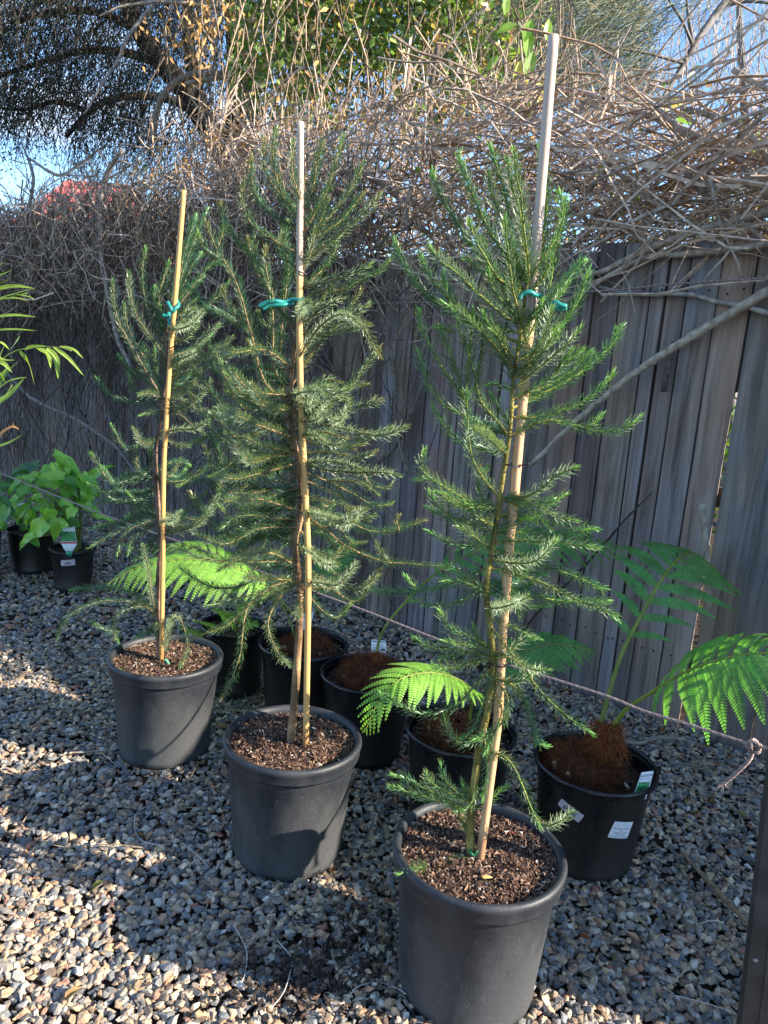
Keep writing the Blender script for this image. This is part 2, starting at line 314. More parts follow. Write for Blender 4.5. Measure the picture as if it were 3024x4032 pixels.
# ================================================================== FENCE
fence = empty('timber_fence', (0, FA, 0), 'weathered grey paling fence behind the pots', 'fence')
BOX_F = np.array([[0, 1, 2, 3], [7, 6, 5, 4], [0, 4, 5, 1], [1, 5, 6, 2], [2, 6, 7, 3], [3, 7, 4, 0]])
edges = [0.971, 1.120, 1.238, 1.372, 1.435, 1.514, 1.640, 1.766]
g2 = np.random.default_rng(5)
e = edges[0]; left = []
while e > -6.2: e -= g2.uniform(0.095, 0.155); left.append(e)
e = edges[-1]; right = []
while e < 5.3: e += g2.uniform(0.10, 0.15); right.append(e)
edges = left[::-1] + edges + right
nail_me = None
for k in range(len(edges) - 1):
    a, b = edges[k] + 0.0022 + g2.uniform(0, .0018), edges[k + 1] - 0.0022 - g2.uniform(0, .0018)
    lean = g2.normal() * 0.0015; off = g2.uniform(0, 0.009); zt = 1.985 + g2.normal() * 0.012; tb = zt + g2.normal() * 0.01
    wid = 0.0
    if abs(edges[k] - 1.766) < 1e-6: wid = 0.006                       # the plank right of the widening gap
    nz_ = 13; zz = np.linspace(-0.03, 1, nz_)
    ww = np.cumsum(g2.normal(size=(2, nz_)), 1) * 0.0007
    ring = []
    for j, u in enumerate(zz):
        za, zb = u * zt, u * tb
        la = a + lean * (u) + ww[0, j] + wid * (1 - u) * 1.3; lb = b + lean * u + ww[1, j] + (0.012 * (1 - u) if wid else 0)
        if abs(edges[k + 1] - 1.766) < 1e-6: lb -= 0.012 * (1 - u)
        th = 0.016
        ring.append([fpt(la, za, off), fpt(lb, zb, off), fpt(lb, zb, off - th), fpt(la, za, off - th)])
    Vp = np.array(ring).reshape(-1, 3); F = []
    for j in range(nz_ - 1):
        for q in range(4):
            q2 = (q + 1) % 4; F.append([j * 4 + q, j * 4 + q2, j * 4 + 4 + q2, j * 4 + 4 + q])
    F += [[0, 3, 2, 1], [nz_ * 4 - 4, nz_ * 4 - 3, nz_ * 4 - 2, nz_ * 4 - 1]]
    shade = g2.uniform(0.72, 1.22); tint = np.array([0.190, 0.182, 0.177]) * shade * (1 + g2.normal(size=3) * 0.02)
    loc = fpt((a + b) / 2, 0, 0)
    po = bpy.data.objects.new('plank', mesh('plank', Vp - loc, np.array(F), M_plank, np.tile(tint, (len(Vp), 1)))); po.location = loc - np.array([0, FA, 0]); link(po, fence)
    if -0.8 < a < 2.2:
        for u, zn in ((0.27, 1.80), (0.75, 1.805), (0.3, 0.30), (0.72, 0.305)):
            if nail_me is None:
                vv, ff = lathe([(0.0045, -0.001), (0.0048, 0.0012), (0.0001, 0.0016)], 8); vv = vv @ np.array([[FD[0], FD[1], 0], [0, 0, 1], [FN[0], FN[1], 0]])
                nail_me = mesh('nail', vv, ff, mat('rusty_nail', (0.02, 0.017, 0.016), 0.7))
            no = bpy.data.objects.new('nail', nail_me); s_ = a + (b - a) * u
            no.location = fpt(s_, zn + g2.normal() * 0.006, off + 0.0005) - loc; link(no, po)
for k in range(1, len(edges) - 1):                                        # strips added behind the joints to block light and darken the seams
    if abs(edges[k] - 1.766) < 1e-6 or (k % 5 == 2 and edges[k] > 1.6): continue
    w_ = g2.uniform(.03, .05); c8 = [fpt(edges[k] + a, z, -.018 + b) for z in (-.03, 1.95) for a, b in ((-w_, 0), (w_, 0), (w_, -.012), (-w_, -.012))]
    obj('seam_backing', c8, BOX_F, M_plank, fence, np.tile([0.10, 0.09, 0.085], (8, 1)))
for s_ in (edges[[abs(e_ - 1.766) < 1e-6 for e_ in edges].index(True)],):
    c8 = [fpt(s_ + a, z, -.018 + b) for z in (1.42, 1.95) for a, b in ((-.04, 0), (.04, 0), (.04, -.012), (-.04, -.012))]; obj('seam_backing', c8, BOX_F, M_plank, fence, np.tile([0.10, 0.09, 0.085], (8, 1)))  # short strip added to keep bright sky out of the gap's top
for zr in (0.3, 1.0, 1.75):                                              # rails on the far side
    c8 = []
    for s_ in (-6.2, 5.3):
        for (dz, do) in ((-0.04, -0.032), (-0.04, -0.07), (0.04, -0.07), (0.04, -0.032)): c8.append(fpt(s_, zr + dz, do))
    obj('rail', c8, BOX_F, M_plank, fence, np.tile([0.12, 0.105, 0.09], (8, 1)))
for s_ in np.arange(-6, 5.3, 2.3):
    c8 = [fpt(s_ + a, z, -0.072 + b) for z in (0, 1.9) for a, b in ((-.05, 0), (.05, 0), (.05, -.1), (-.05, -.1))]
    obj('post', c8, BOX_F, M_plank, fence, np.tile([0.12, 0.105, 0.09], (8, 1)))

# ================================================================== BACKGROUND: house, trees, creeper
def quad_box(c0, sx, sy, sz):
    x, y, z = c0; return [(x - sx, y - sy, z), (x + sx, y - sy, z), (x + sx, y + sy, z), (x - sx, y + sy, z), (x - sx, y - sy, z + sz), (x + sx, y - sy, z + sz), (x + sx, y + sy, z + sz), (x - sx, y + sy, z + sz)]
M_brick = mat('house_wall', (0.34, 0.12, 0.075), 0.8, noise=(8, 0.8, 1.2)); M_roof = mat('red_roof', (0.42, 0.10, 0.09), 0.55, noise=(3, 0.75, 1.15))
hc = onY((420, 1000), 17.0)
house = empty('house', (hc[0] - 0.3, 17.5, 0), 'house with a red roof glimpsed through twigs at the left', 'house')
hx, hy = hc[0] - 0.3, 17.5
obj('wall', quad_box((hx, hy, 0), 1.4, 2.0, 2.95), BOX_F, M_brick, house)
ez = onY((330, 900), 15.2)[2] ; rz = onY((300, 815), 17.0)[2]
RV = [(hx - 1.6, hy - 2.4, 3.0), (hx + 1.6, hy - 2.4, 3.0), (hx + 1.6, hy + 2.4, 3.0), (hx - 1.6, hy + 2.4, 3.0), (hx - .7, hy, 4.8), (hx + .7, hy, 4.8),
      (hx - 1.6, hy - 2.4, 2.85), (hx + 1.6, hy - 2.4, 2.85), (hx + 1.6, hy + 2.4, 2.85), (hx - 1.6, hy + 2.4, 2.85)]
obj('roof', RV, [np.array([[0, 1, 5, 4], [2, 3, 4, 5], [0, 6, 7, 1], [1, 7, 8, 2], [2, 8, 9, 3], [3, 9, 6, 0], [9, 8, 7, 6]]), np.array([[1, 2, 5], [3, 0, 4]])], M_roof, house)
for k in range(9):                                                        # roof ribs seen as thin lines
    xx = hx - 1.45 + k * 0.3625; t0 = np.array([xx, hy - 2.4, 3.02]); t1 = np.array([min(max(xx, hx - .7), hx + .7), hy, 4.82])
    v_, f_ = tube1([t0, t1], 0.03, 4, 3); obj('roof_rib', v_, f_, M_roof, house)

LEAF_V = np.array([[0, 0, 0], [.28, .42, .05], [.28, -.42, .05], [.65, .36, .03], [.65, -.36, .03], [1, 0, -.08], [.3, 0, -.02], [.66, 0, -.03]])
LEAF_F = [np.array([[0, 6, 1], [0, 2, 6], [3, 7, 5], [7, 4, 5]]), np.array([[1, 6, 7, 3], [6, 2, 4, 7]])]
LEAF4_V = np.array([[0, 0, 0], [.4, .5, .04], [.4, -.5, .04], [1, 0, -.08], [.45, 0, -.03]]); LEAF4_F = [np.array([[0, 4, 1], [0, 2, 4], [1, 4, 3], [4, 2, 3]])]
def leaf_cloud(P, size, cols, g, down=0.3, aspect=0.62):
    n = len(P); X = nrm(rdir(n, g) * [1, 1, .7] + np.array([0, 0, -down])); Zr = nrm(rdir(n, g) + np.array([0.3, -0.5, 0.7])); Yv = nrm(np.cross(Zr, X)); Zv = np.cross(X, Yv)
    s = size * g.uniform(0.6, 1.3, n); return inst(LEAF4_V, LEAF4_F, P, X, Yv, Zv, np.stack([s, s * aspect * g.uniform(.7, 1.1, n), s], 1), cols)
def nz3(P, f, seed=0):
    P = P * f + seed; return (np.sin(P[:, 0] + 1.7 * np.sin(P[:, 1] * 1.3)) + np.sin(P[:, 1] * 1.1 + 2 * np.cos(P[:, 2] * .9)) + np.sin(P[:, 2] * 1.4 + 1.5 * np.sin(P[:, 0] * .8))) / 3
def region(n, x0, x1, y0, y1, Y0, Y1, g):
    px = g.uniform(x0, x1, n); py = g.uniform(y0, y1, n); Yy = g.uniform(Y0, Y1, n)
    d = F_[None] + ((px - 1512) / FPX)[:, None] * RT - ((py - 2016) / FPX)[:, None] * UP
    return CAM + d * (Yy / d[:, 1])[:, None], px, py
g3 = np.random.default_rng(21)
tb = onY((900, 900), 9.0)
tree = empty('large_tree', (tb[0], 9.0, 0), 'big dark-trunked tree with spreading limbs behind the tangle at upper left', 'tree')
def limb(parent, name, pts, r, m=M_treebark, sides=12):
    P = [onY((p[0], p[1]), p[2]) if len(p) == 3 else np.array(p[:3]) for p in pts]
    v_, f_ = tube1(P, r, sides, None); return obj(name, v_, f_, m, parent, smooth=True)
bp0 = np.array([tb[0], 9.0, -0.1]); bp1 = onY((930, 620), 9.0)
v_, f_ = tube1([bp0, (bp0 + bp1) / 2 + np.array([.05, 0, 0]), bp1, onY((955, 480), 9.0), onY((960, 300), 9.05), onY((945, 60), 9.1), onY((930, -300), 9.2)], [.32, .30, .27, .22, .19, .17, .13], 14)
obj('trunk', v_, f_, M_treebark, tree, smooth=True)
limb(tree, 'limb', [(900, 640, 9.0), (820, 500, 8.95), (740, 370, 8.9), (640, 250, 8.8), (540, 110, 8.7), (470, -80, 8.6)], [.17, .13, .12, .11, .09, .07])
limb(tree, 'limb', [(845, 540, 9.0), (765, 330, 9.0), (742, 130, 9.05), (735, -120, 9.1)], [.10, .07, .065, .05])
limb(tree, 'limb', [(760, 430, 8.9), (670, 392, 8.8), (560, 378, 8.7), (440, 390, 8.6), (350, 440, 8.5), (260, 540, 8.4)], [.06, .045, .04, .035, .03, .02])
limb(tree, 'limb', [(640, 250, 8.8), (500, 210, 8.7), (330, 200, 8.6), (120, 260, 8.5), (-100, 330, 8.4)], [.05, .04, .03, .025, .015])
limb(tree, 'limb', [(560, 130, 8.7), (420, 60, 8.6), (250, 40, 8.5), (40, 90, 8.4)], [.05, .035, .03, .02])
limb(tree, 'limb', [(350, 440, 8.5), (230, 400, 8.45), (100, 430, 8.4), (-60, 420, 8.4)], [.03, .022, .018, .01])
limb(tree, 'limb', [(955, 420, 9.0), (1060, 230, 9.2), (1200, 60, 9.4), (1350, -120, 9.5)], [.10, .08, .07, .05])
def twig_batch(P0, D, Ln, r0, g, k=5, wob=0.12, grav=0.0, sides=3):
    n = len(P0); t = np.linspace(0, 1, k)[None, :, None]; P = P0[:, None] + D[:, None] * Ln[:, None, None] * t
    w1 = rdir(n, g)[:, None] * np.sin(t * math.pi) * (Ln * g.normal(size=n) * wob)[:, None, None]
    w2 = np.cumsum(g.normal(size=(n, k, 3)) * (Ln / k * 0.16)[:, None, None], 1)
    P = P + w1 + w2; P[..., 2] -= grav * (t[..., 0] ** 2) * Ln[:, None]
    R = r0[:, None] * np.linspace(1, 0.45, k)[None]; V, F = tubes(P, R, sides); return V, F, P
# dark weeping foliage (upper left) : twigs and small leaves
P, px, py = region(8000, -350, 900, -350, 720, 7.8, 9.4, g3)
keep = (nz3(P, 2.6) + (650 - py) / 900 - np.clip((px - 620) / 500, 0, 1) > -0.02) & ~((px < 280) & (py > 560)) & (py < 700 - 0.15 * px); P = P[keep]
n = len(P); D = nrm(np.stack([g3.normal(size=n) * .5 - .2, g3.normal(size=n) * .3, -0.4 - g3.random(n)], 1))
v_, f_, PP = twig_batch(P, D, g3.uniform(.2, .6, n), g3.uniform(.0025, .006, n), g3, 4, .1)
mb = MB(); mb.add(v_, f_, np.array([0.05, 0.04, 0.032])); mb.build('twigs', M_bark, tree)['kind'] = 'stuff'
Q = (PP[:, :, None] + g3.normal(size=(n, 4, 4, 3)) * .06).reshape(-1, 3); Q = Q[g3.random(len(Q)) < .85]
cl = np.array([0.022, 0.040, 0.026]) * g3.uniform(.6, 1.7, (len(Q), 1)); Q, cl = Q[::2], cl[::2]; v_, f_, c_ = leaf_cloud(Q, .038, cl, g3, .8, .42)
mb = MB(); mb.add(v_, f_, c_); mb.build('crown', M_leaf, tree)['kind'] = 'stuff'

# green creeper over the fence top, centre
cr = empty('leafy_creeper', fpt(0.4, 0, -1.8), 'green heart-leaved creeper climbing behind the dry twigs, top centre', 'creeper')
P, px, py = region(36000, 900, 2350, -420, 640, 5.4, 7.6, g3)
f = nz3(P, 2.2, 3) * .55 + nz3(P, 6.5, 1) * .35 + (430 - py) / 700 - np.clip((px - 1850) / 380, 0, 1.4) - np.clip((1150 - px) / 300, 0, 1) * .5
kk = f > 0.0 + g3.random(len(f)) * .22; P = P[kk]; base = np.array([[.10, .18, .045], [.16, .235, .07], [.06, .11, .03], [.29, .34, .12], [.38, .28, .14]])
ci = g3.choice(5, len(P), p=[.30, .26, .14, .17, .13]); v_, f_, c_ = leaf_cloud(P, .062, base[ci] * g3.uniform(.7, 1.3, (len(P), 1)), g3, .5, .8)
mb = MB(); mb.add(v_, f_, c_); mb.build('foliage', M_leaf, cr)['kind'] = 'stuff'
P, px, py = region(3000, 640, 2250, -300, 640, 5.0, 7.6, g3); P = P[(py < 330 + 120 * g3.random(len(px))) & (g3.random(len(px)) < 1.4 * np.interp(px, [640, 1000, 1250, 1400, 2200], [.06, .12, .30, .16, .12]))]; n = len(P)      # hanging brown creeper stems
D = nrm(np.stack([g3.normal(size=n) * .25, g3.normal(size=n) * .2, -np.ones(n)], 1)); v_, f_, _ = twig_batch(P, D, g3.uniform(.3, 1.1, n), g3.uniform(.003, .009, n), g3, 6, .12)
c = np.array([[.28, .21, .145]]) * g3.uniform(.4, 1.4, (n, 1)); mb = MB(); mb.add(v_, f_, np.repeat(c, 18, 0)); mb.build('stems', M_bark, cr)['kind'] = 'stuff'
# dead orange leaves hanging
g4 = np.random.default_rng(31)
Ps = []
for (cx, cy, sx, sy, k) in ((800, 110, 50, 100, 130), (880, 30, 60, 60, 70), (960, 540, 90, 40, 80), (720, 660, 60, 30, 40), (1150, 350, 120, 130, 70), (1340, 120, 160, 160, 60), (600, 90, 60, 80, 30), (1500, 470, 200, 60, 60), (2010, 150, 12, 15, 12)):
    px = g4.normal(cx, sx, k); py = g4.normal(cy, sy, k); Yy = g4.uniform(5.0, 5.9, k)
    Ps += [onY((a, b), c) for a, b, c in zip(px, py, Yy)]
P = np.array(Ps); c = np.array([[.52, .30, .13]]) * g4.uniform(.5, 1.3, (len(P), 1)); v_, f_, c_ = leaf_cloud(P, .058, c, g4, .9, .42)
mb = MB(); mb.add(v_, f_, c_); mb.build('dead_leaves', M_dry, cr)['kind'] = 'stuff'
# bright young vine leaves near the tallest stake
ny = 0
for (x, y, a, s) in ((1985, 60, 80, .13), (2110, 20, 70, .16), (2095, 75, 250, .14), (2085, 120, 265, .15), (2100, 200, 255, .16), (2070, 235, 240, .14), (2130, 300, 268, .17), (2090, 330, 235, .14), (2150, 160, 80, .13), (2035, 95, 200, .12), (1960, 215, 240, .13), (2060, 280, 290, .12), (2150, 250, 300, .12), (1840, 380, 250, .12), (2590, 420, 10, .13), (2650, 450, 340, .12), (2990, 520, 250, .12), (3000, 560, 300, .12), (2400, 740, 280, .11), (2450, 770, 260, .11), (2380, 620, 250, .10), (2900, 900, 200, .10)):
    o0 = onY((x, y), 4.3 if x < 2300 else 3.6); X1 = math.cos(rad(a)) * RT + math.sin(rad(a)) * UP; Z1 = nrm(-F_ + g4.normal(size=3) * .5 + np.array([0, 0, .3])); Y1 = nrm(np.cross(Z1, X1)); Z1 = np.cross(X1, Y1)
    v_, f_, c_ = inst(LEAF_V, LEAF_F, o0[None], X1[None], Y1[None], Z1[None], np.array([[s, s * .5, s]]) * .95)
    c = np.array([.22, .36, .05]) if g4.random() < .6 else np.array([.50, .42, .08]); obj('leaf', v_, f_, M_leaf, cr, np.tile(c * g4.uniform(.7, 1.1), (len(v_), 1)))

# casuarina on the right
ca = empty('casuarina_tree', (onY((2900, 500), 7.6)[0] + .9, 7.6, 0), 'fine-needled grey-green tree drooping over the fence, top right', 'tree')
cb = onY((2860, 0), 7.2)
v_, f_ = tube1([np.array([cb[0] + 1.5, 7.7, 0]), np.array([cb[0] + 1.2, 7.6, 2.0]), np.array([cb[0] + .9, 7.5, 4.5]), np.array([cb[0] + .8, 7.5, 7.0])], [.16, .14, .12, .08], 10); obj('trunk', v_, f_, M_treebark, ca)
M_cbark = mat('casuarina_bark', (0.17, 0.15, 0.14), .85, noise=(12, .6, 1.4), bump=(30, .6, .01))
def limb2(pts, r): return limb(ca, 'limb', pts, r, M_cbark, 8)
limb2([(3250, -350, 7.5), (3000, -140, 7.3), (2865, 0, 7.2), (2795, 90, 7.1), (2730, 185, 7.0), (2670, 290, 7.0), (2580, 430, 6.9)], [.08, .05, .042, .038, .030, .024, .012])
limb2([(2730, 180, 7.0), (2710, 60, 7.0), (2700, -40, 7.0)], [.018, .014, .010]); limb2([(2730, 185, 7.0), (2690, 90, 6.9), (2640, 10, 6.9), (2600, -60, 6.9)], [.016, .012, .01, .006])
limb2([(2850, 20, 7.2), (2950, 5, 7.1), (3100, 20, 7.0)], [.02, .014, .01]); limb2([(2700, 250, 7.0), (2500, 200, 6.9), (2300, 190, 6.8), (2130, 260, 6.7)], [.016, .012, .009, .005])
limb2([(2640, 330, 7.0), (2480, 300, 6.9), (2330, 330, 6.8)], [.014, .01, .006])
P, px, py = region(27000, 1830, 3400, -300, 620, 5.9, 8.4, g3)
f = nz3(P, 2.4, 9) * .5 + nz3(P, 6, 2) * .22 + np.where(px > 2600, -.30 - (px - 2600) / 2500, .30) - np.clip((py - 330) / 260, 0, 1) - np.clip((2000 - px) / 200, 0, 1) * .5 + np.where((px > 2560) & (py > 380), .1, 0)
P = P[f > 0]; n = len(P); D = nrm(np.stack([-0.75 + g3.normal(size=n) * .35, g3.normal(size=n) * .3, -0.25 + g3.normal(size=n) * .28], 1))
v_, f_, _ = twig_batch(P, D, g3.uniform(.14, .36, n), g3.uniform(.0015, .0030, n), g3, 5, .05, .35)
c = np.array([[.10, .135, .05], [.15, .16, .07], [.07, .10, .06], [.33, .22, .08]])[g3.choice(4, n, p=[.38, .26, .24, .12])] * g3.uniform(.7, 1.3, (n, 1))
mb = MB(); mb.add(v_, f_, np.repeat(c, 15, 0)); mb.build('crown', mat('casuarina_needle', attr=True, rough=.6, trans=.15), ca)['kind'] = 'stuff'
# pale bare tree far right
ba = empty('bare_tree', (onY((2950, 500), 10)[0] + .4, 10, 0), 'leafless pale tree with upright twigs beyond the fence at far right', 'tree')
v_, f_ = tube1([(float(onY((2950, 500), 10)[0]) + .4, 10, 0), onY((2960, 700), 10), onY((2930, 420), 10), onY((2900, -200), 10)], [.10, .07, .05, .03], 8); obj('trunk', v_, f_, M_cbark, ba)
P, px, py = region(300, 2450, 3400, 100, 700, 9.2, 10.8, g3); n = len(P); D = nrm(np.stack([g3.normal(size=n) * .22, g3.normal(size=n) * .2, np.ones(n)], 1))
v_, f_, _ = twig_batch(P, D, g3.uniform(.5, 1.6, n), g3.uniform(.004, .011, n), g3, 6, .05); mb = MB(); mb.add(v_, f_, np.repeat(np.array([[.42, .37, .34]]) * g3.uniform(.7, 1.2, (n, 1)), 18, 0)); mb.build('twigs', M_bark, ba)['kind'] = 'stuff'
# greenery low behind the fence, seen through gaps and tangle
P = np.stack([g3.uniform(-6, 6.5, 26000), g3.uniform(.12, 2.6, 26000), g3.uniform(0, 2.75, 26000)], 1)
f = nz3(P, 1.9, 4) * .6 + nz3(P, 5, 8) * .3 + .12 - np.clip((P[:, 2] - 1.7) / 1.1, 0, 1) * .55; P = P[f > 0]
W = np.array([0, FA, 0]) + P[:, :1] * FD - (P[:, 1:2] + .12) * FN + np.array([0, 0, 1]) * P[:, 2:3]
c = np.array([[.05, .125, .02], [.09, .17, .03], [.035, .08, .02], [.17, .24, .05]])[g3.choice(4, len(W), p=[.4, .25, .2, .15])] * g3.uniform(.7, 1.3, (len(W), 1))
v_, f_, c_ = leaf_cloud(W, .06, c, g3, .3, .7); mb = MB(); mb.add(v_, f_, c_); o = mb.build('undergrowth', M_leaf); tag(o, 'low green leafy growth on the far side of the fence', 'undergrowth', kind='stuff')

# ================================================================== DRY VINE TANGLE
tg = empty('dry_vine_tangle', fpt(0, 2.0, 0), 'mass of dead grey-brown vine twigs heaped along the fence top', 'dead vine')
g5 = np.random.default_rng(77)
def topz(s): return np.interp(s, [-6, -4, -2.8, -1.7, -.5, .3, 1.3, 2, 3, 5], [2.62, 2.66, 2.82, 3.0, 2.92, 2.85, 2.66, 2.6, 2.3, 2.2]) + 0.07 * np.sin(s * 2.9) + 0.05 * np.sin(s * 7.7 + 1)
def tangle(n, s0, s1, zf, o0, o1, l0, l1, r0, r1, dirf, colr, cb, k=5, wob=.12, grav=0):
    s = g5.uniform(s0, s1, n); z = zf(s, n); off = g5.uniform(o0, o1, n)
    P = np.array([0, FA, 0]) + s[:, None] * FD + off[:, None] * FN + np.array([0, 0, 1]) * z[:, None]
    D = nrm(dirf(n)); Ln = g5.uniform(l0, l1, n) * g5.uniform(.5, 1, n); r = r0 + (r1 - r0) * g5.beta(1.2, 4, n)
    P = P - D * Ln[:, None] * .5; v_, f_, PP = twig_batch(P, D, Ln, r, g5, k, wob, grav)
    ok = np.ones(n, bool)
    m = MB(); c = colr[g5.choice(len(colr), n)] * g5.uniform(.6, 1.15, (n, 1)); m.add(v_, f_, np.repeat(c, k * 3, 0)); o = m.build(cb, M_bark, tg); o['kind'] = 'stuff'; return o
CT = np.array([[.56, .43, .32], [.48, .36, .27], [.64, .50, .39], [.34, .25, .18], [.54, .36, .23]])
def dir_h(n): return FD * g5.normal(size=(n, 1)) * 1.0 + FN * g5.normal(size=(n, 1)) * .45 + np.array([0, 0, 1]) * g5.normal(size=(n, 1)) * .95
def dir_arc(n): return FD * np.sign(g5.normal(size=(n, 1))) + FN * g5.normal(size=(n, 1)) * .3 + np.array([0, 0, 1]) * g5.normal(size=(n, 1)) * .72
def dir_v(n): return FD * g5.normal(size=(n, 1)) * .33 + FN * g5.normal(size=(n, 1)) * .2 + np.array([0, 0, -1.0])
def dir_u(n): return FD * g5.normal(size=(n, 1)) * .5 + FN * g5.normal(size=(n, 1)) * .3 + np.array([0, 0, 1.0])
def z_heap(s, n): h = topz(s) - 1.98; return 1.98 + h * g5.beta(1.05, 1.35, n)
tangle(3000, -6.2, -.2, z_heap, -.75, .12, .18, .8, .0025, .0125, dir_h, CT, 'twigs', wob=.10)
tangle(950, -.2, 2.3, z_heap, -.6, .12, .18, .8, .0022, .0105, dir_h, CT, 'twigs', wob=.09)
tangle(1000, -6.2, .3, z_heap, -.7, .15, .6, 1.5, .0035, .014, dir_arc, CT, 'twigs', 7, .12, .12)
tangle(420, .1, 2.4, z_heap, -.6, .15, .6, 1.7, .0045, .014, dir_arc, CT, 'twigs', 8, .08, .08)
tangle(520, -6.2, 2.2, lambda s, n: topz(s) - g5.uniform(-.06, .3, n), -.7, .1, .12, .42, .0018, .006, dir_u, CT, 'twigs', wob=.08)
tangle(260, 2.2, 3.0, z_heap, -.5, .05, .2, .9, .002, .007, dir_h, CT, 'twigs')
CT_SHADED = np.array([[.16, .125, .10], [.11, .085, .07], [.22, .175, .14]])  # darker twig colours, with the hanging curtain's shade put into them
# left part: hanging curtain in front of the palings
def z_cur(s, n): b = np.interp(s, [-6.2, -3.2, -1.8, -.9, -.3, .2], [.9, .8, 1.1, 1.35, 1.6, 1.85]); return b + (2.35 - b) * g5.beta(1.7, 1.1, n)
tangle(2900, -6.2, -.1, z_cur, -.02, .34, .2, .8, .0018, .008, dir_v, CT_SHADED, 'hanging_twigs', 6, .15)
tangle(1700, -6.2, -.3, lambda s, n: g5.uniform(1.65, 2.5, n), 0, .42, .2, .9, .002, .009, dir_h, CT, 'twigs', 6, .15)
tangle(900, -6.2, .3, lambda s, n: g5.uniform(.15, 1.8, n), 0.01, .20, .3, 1.2, .002, .012, dir_v, CT_SHADED, 'hanging_twigs', 8, .22)
tangle(260, -1.2, 1.0, lambda s, n: g5.uniform(1.55, 2.05, n), 0.01, .15, .15, .5, .0018, .006, dir_h, CT, 'hanging_twigs', 6, .2)
# leafy bits caught in the heap
s = g5.uniform(-5, 2.2, 3600); z = g5.uniform(2.0, 2.85, 3600); P = np.array([0, FA, 0]) + s[:, None] * FD + g5.uniform(-.8, -.1, 3600)[:, None] * FN + np.array([0, 0, 1]) * z[:, None]
P = P[nz3(P, 4, 2) > .12]; c = np.array([[.10, .20, .035], [.05, .11, .025], [.36, .21, .09]])[g5.choice(3, len(P), p=[.45, .25, .3])]; v_, f_, c_ = leaf_cloud(P, .045, c * g5.uniform(.7, 1.3, (len(P), 1)), g5, .5, .7)
mb = MB(); mb.add(v_, f_, c_); mb.build('caught_leaves', M_leaf, tg)['kind'] = 'stuff'

def vbranch(pts, off, r, label, col=(.38, .31, .24), Y=None, sides=8, name='vine_branch', cat='branch', group='bare branches on the fence'):
    P = np.array([onF(p, off if np.ndim(off) == 0 else off[i]) if Y is None else onY(p, Y) for i, p in enumerate(pts)])
    p = spline(P, max(6, int(plen(P) / .03))); n = len(p)
    rr = np.interp(np.linspace(0, 1, n), np.linspace(0, 1, len(r)), r) if np.ndim(r) else np.full(n, r)
    rr = rr * (1 + .05 * np.sin(np.arange(n) * 1.1) + np.where(np.arange(n) % 9 == 4, .13, 0)) ; p = p + g5.normal(size=p.shape) * .0012
    v_, f_ = tubes(p[None], rr[None], sides, True); base = p[0]
    o = bpy.data.objects.new(name, mesh(name, v_ - base, f_, M_bark, np.tile(col, (len(v_), 1)), True)); o.location = base; link(o)
    return tag(o, label, cat, group)
vbranch([(3150, 1085), (3024, 1150), (2900, 1220), (2700, 1340), (2500, 1470), (2300, 1630), (2090, 1830)], [.05, .05, .05, .05, .06, .07, .07], [.020, .019, .018, .016, .0135, .012, .011], 'thick pale branch running diagonally across the palings on the right')
vbranch([(3180, 810), (3024, 833), (2833, 883), (2679, 932), (2525, 994), (2370, 1068), (2247, 1100), (2130, 1170)], .045, [.018, .017, .016, .015, .013, .012, .009, .006], 'long branch sloping down from the fence top, upper one of a pair')
vbranch([(3180, 945), (3024, 960), (2900, 980), (2700, 1000), (2560, 1012), (2480, 1042), (2350, 1115), (2230, 1185), (2130, 1240)], .05, [.014, .013, .013, .012, .012, .012, .011, .010, .006], 'long branch curving along the palings, lower one of a pair')
vbranch([(2350, 1125), (2440, 1152), (2560, 1160), (2720, 1160), (2830, 1190), (2920, 1205), (3100, 1255)], .035, [.006, .008, .009, .009, .0095, .010, .010], 'thin pale branch crossing behind the thick diagonal branch', (.34, .30, .26))
vbranch([(2795, 700), (2840, 890), (2880, 975), (2925, 1095)], .08, [.007, .006, .005, .003], 'twig hanging straight down over the fence top at right', (.36, .30, .25))
vbranch([(2875, 985), (2800, 1070), (2740, 1140)], .08, [.005, .004, .002], 'short twig forking left from the hanging twig')
vbranch([(3010, 860), (2985, 930), (2965, 1050), (2950, 1150)], .04, [.003, .003, .003, .002], 'very thin reddish stem hanging at the far right of the fence', (.22, .13, .10))
vbranch([(2652, 1345), (2640, 1400), (2624, 1480), (2614, 1542)], .045, [.010, .0135, .014, .0135], 'dark cut stub hanging below the thick diagonal branch', (.10, .08, .07))
vbranch([(2565, 1940), (2450, 2060), (2300, 2230), (2100, 2430), (2050, 2520)], .03, [.003, .005, .006, .006, .006], 'dark thin stem slanting down the palings behind the ferns', (.055, .045, .04))
vbranch([(2768, 1985), (2776, 2110), (2785, 2235), (2790, 2400)], [.10, .10, .10, .10], [.0125, .0125, .013, .013], 'pale cut stick standing upright against the fence behind the fern', (.32, .27, .20))
vbranch([(1680, 1440), (1660, 1524), (1605, 1660), (1551, 1768), (1490, 1820), (1430, 1900)], .05, [.011, .011, .012, .012, .011, .010], 'curved branch on the fence between the centre and right saplings', (.17, .14, .11))
vbranch([(1470, 1150), (1497, 1225), (1540, 1388), (1556, 1497), (1556, 1632), (1573, 1746), (1605, 1860)], .07, [.012, .012, .011, .011, .010, .010, .009], 'upright stem hanging on the palings left of the right sapling', (.19, .155, .12))
vbranch([(1230, 1330), (1253, 1388), (1312, 1497), (1365, 1590), (1400, 1700)], .06, [.013, .013, .013, .012, .010], 'dark branch leaning right behind the centre sapling', (.13, .10, .08))
vbranch([(800, 1490), (900, 1442), (981, 1404), (1063, 1372), (1144, 1367), (1250, 1440), (1340, 1500)], .08, [.010, .012, .012, .012, .012, .010, .008], 'arched branch between the left and centre saplings', (.20, .16, .125))
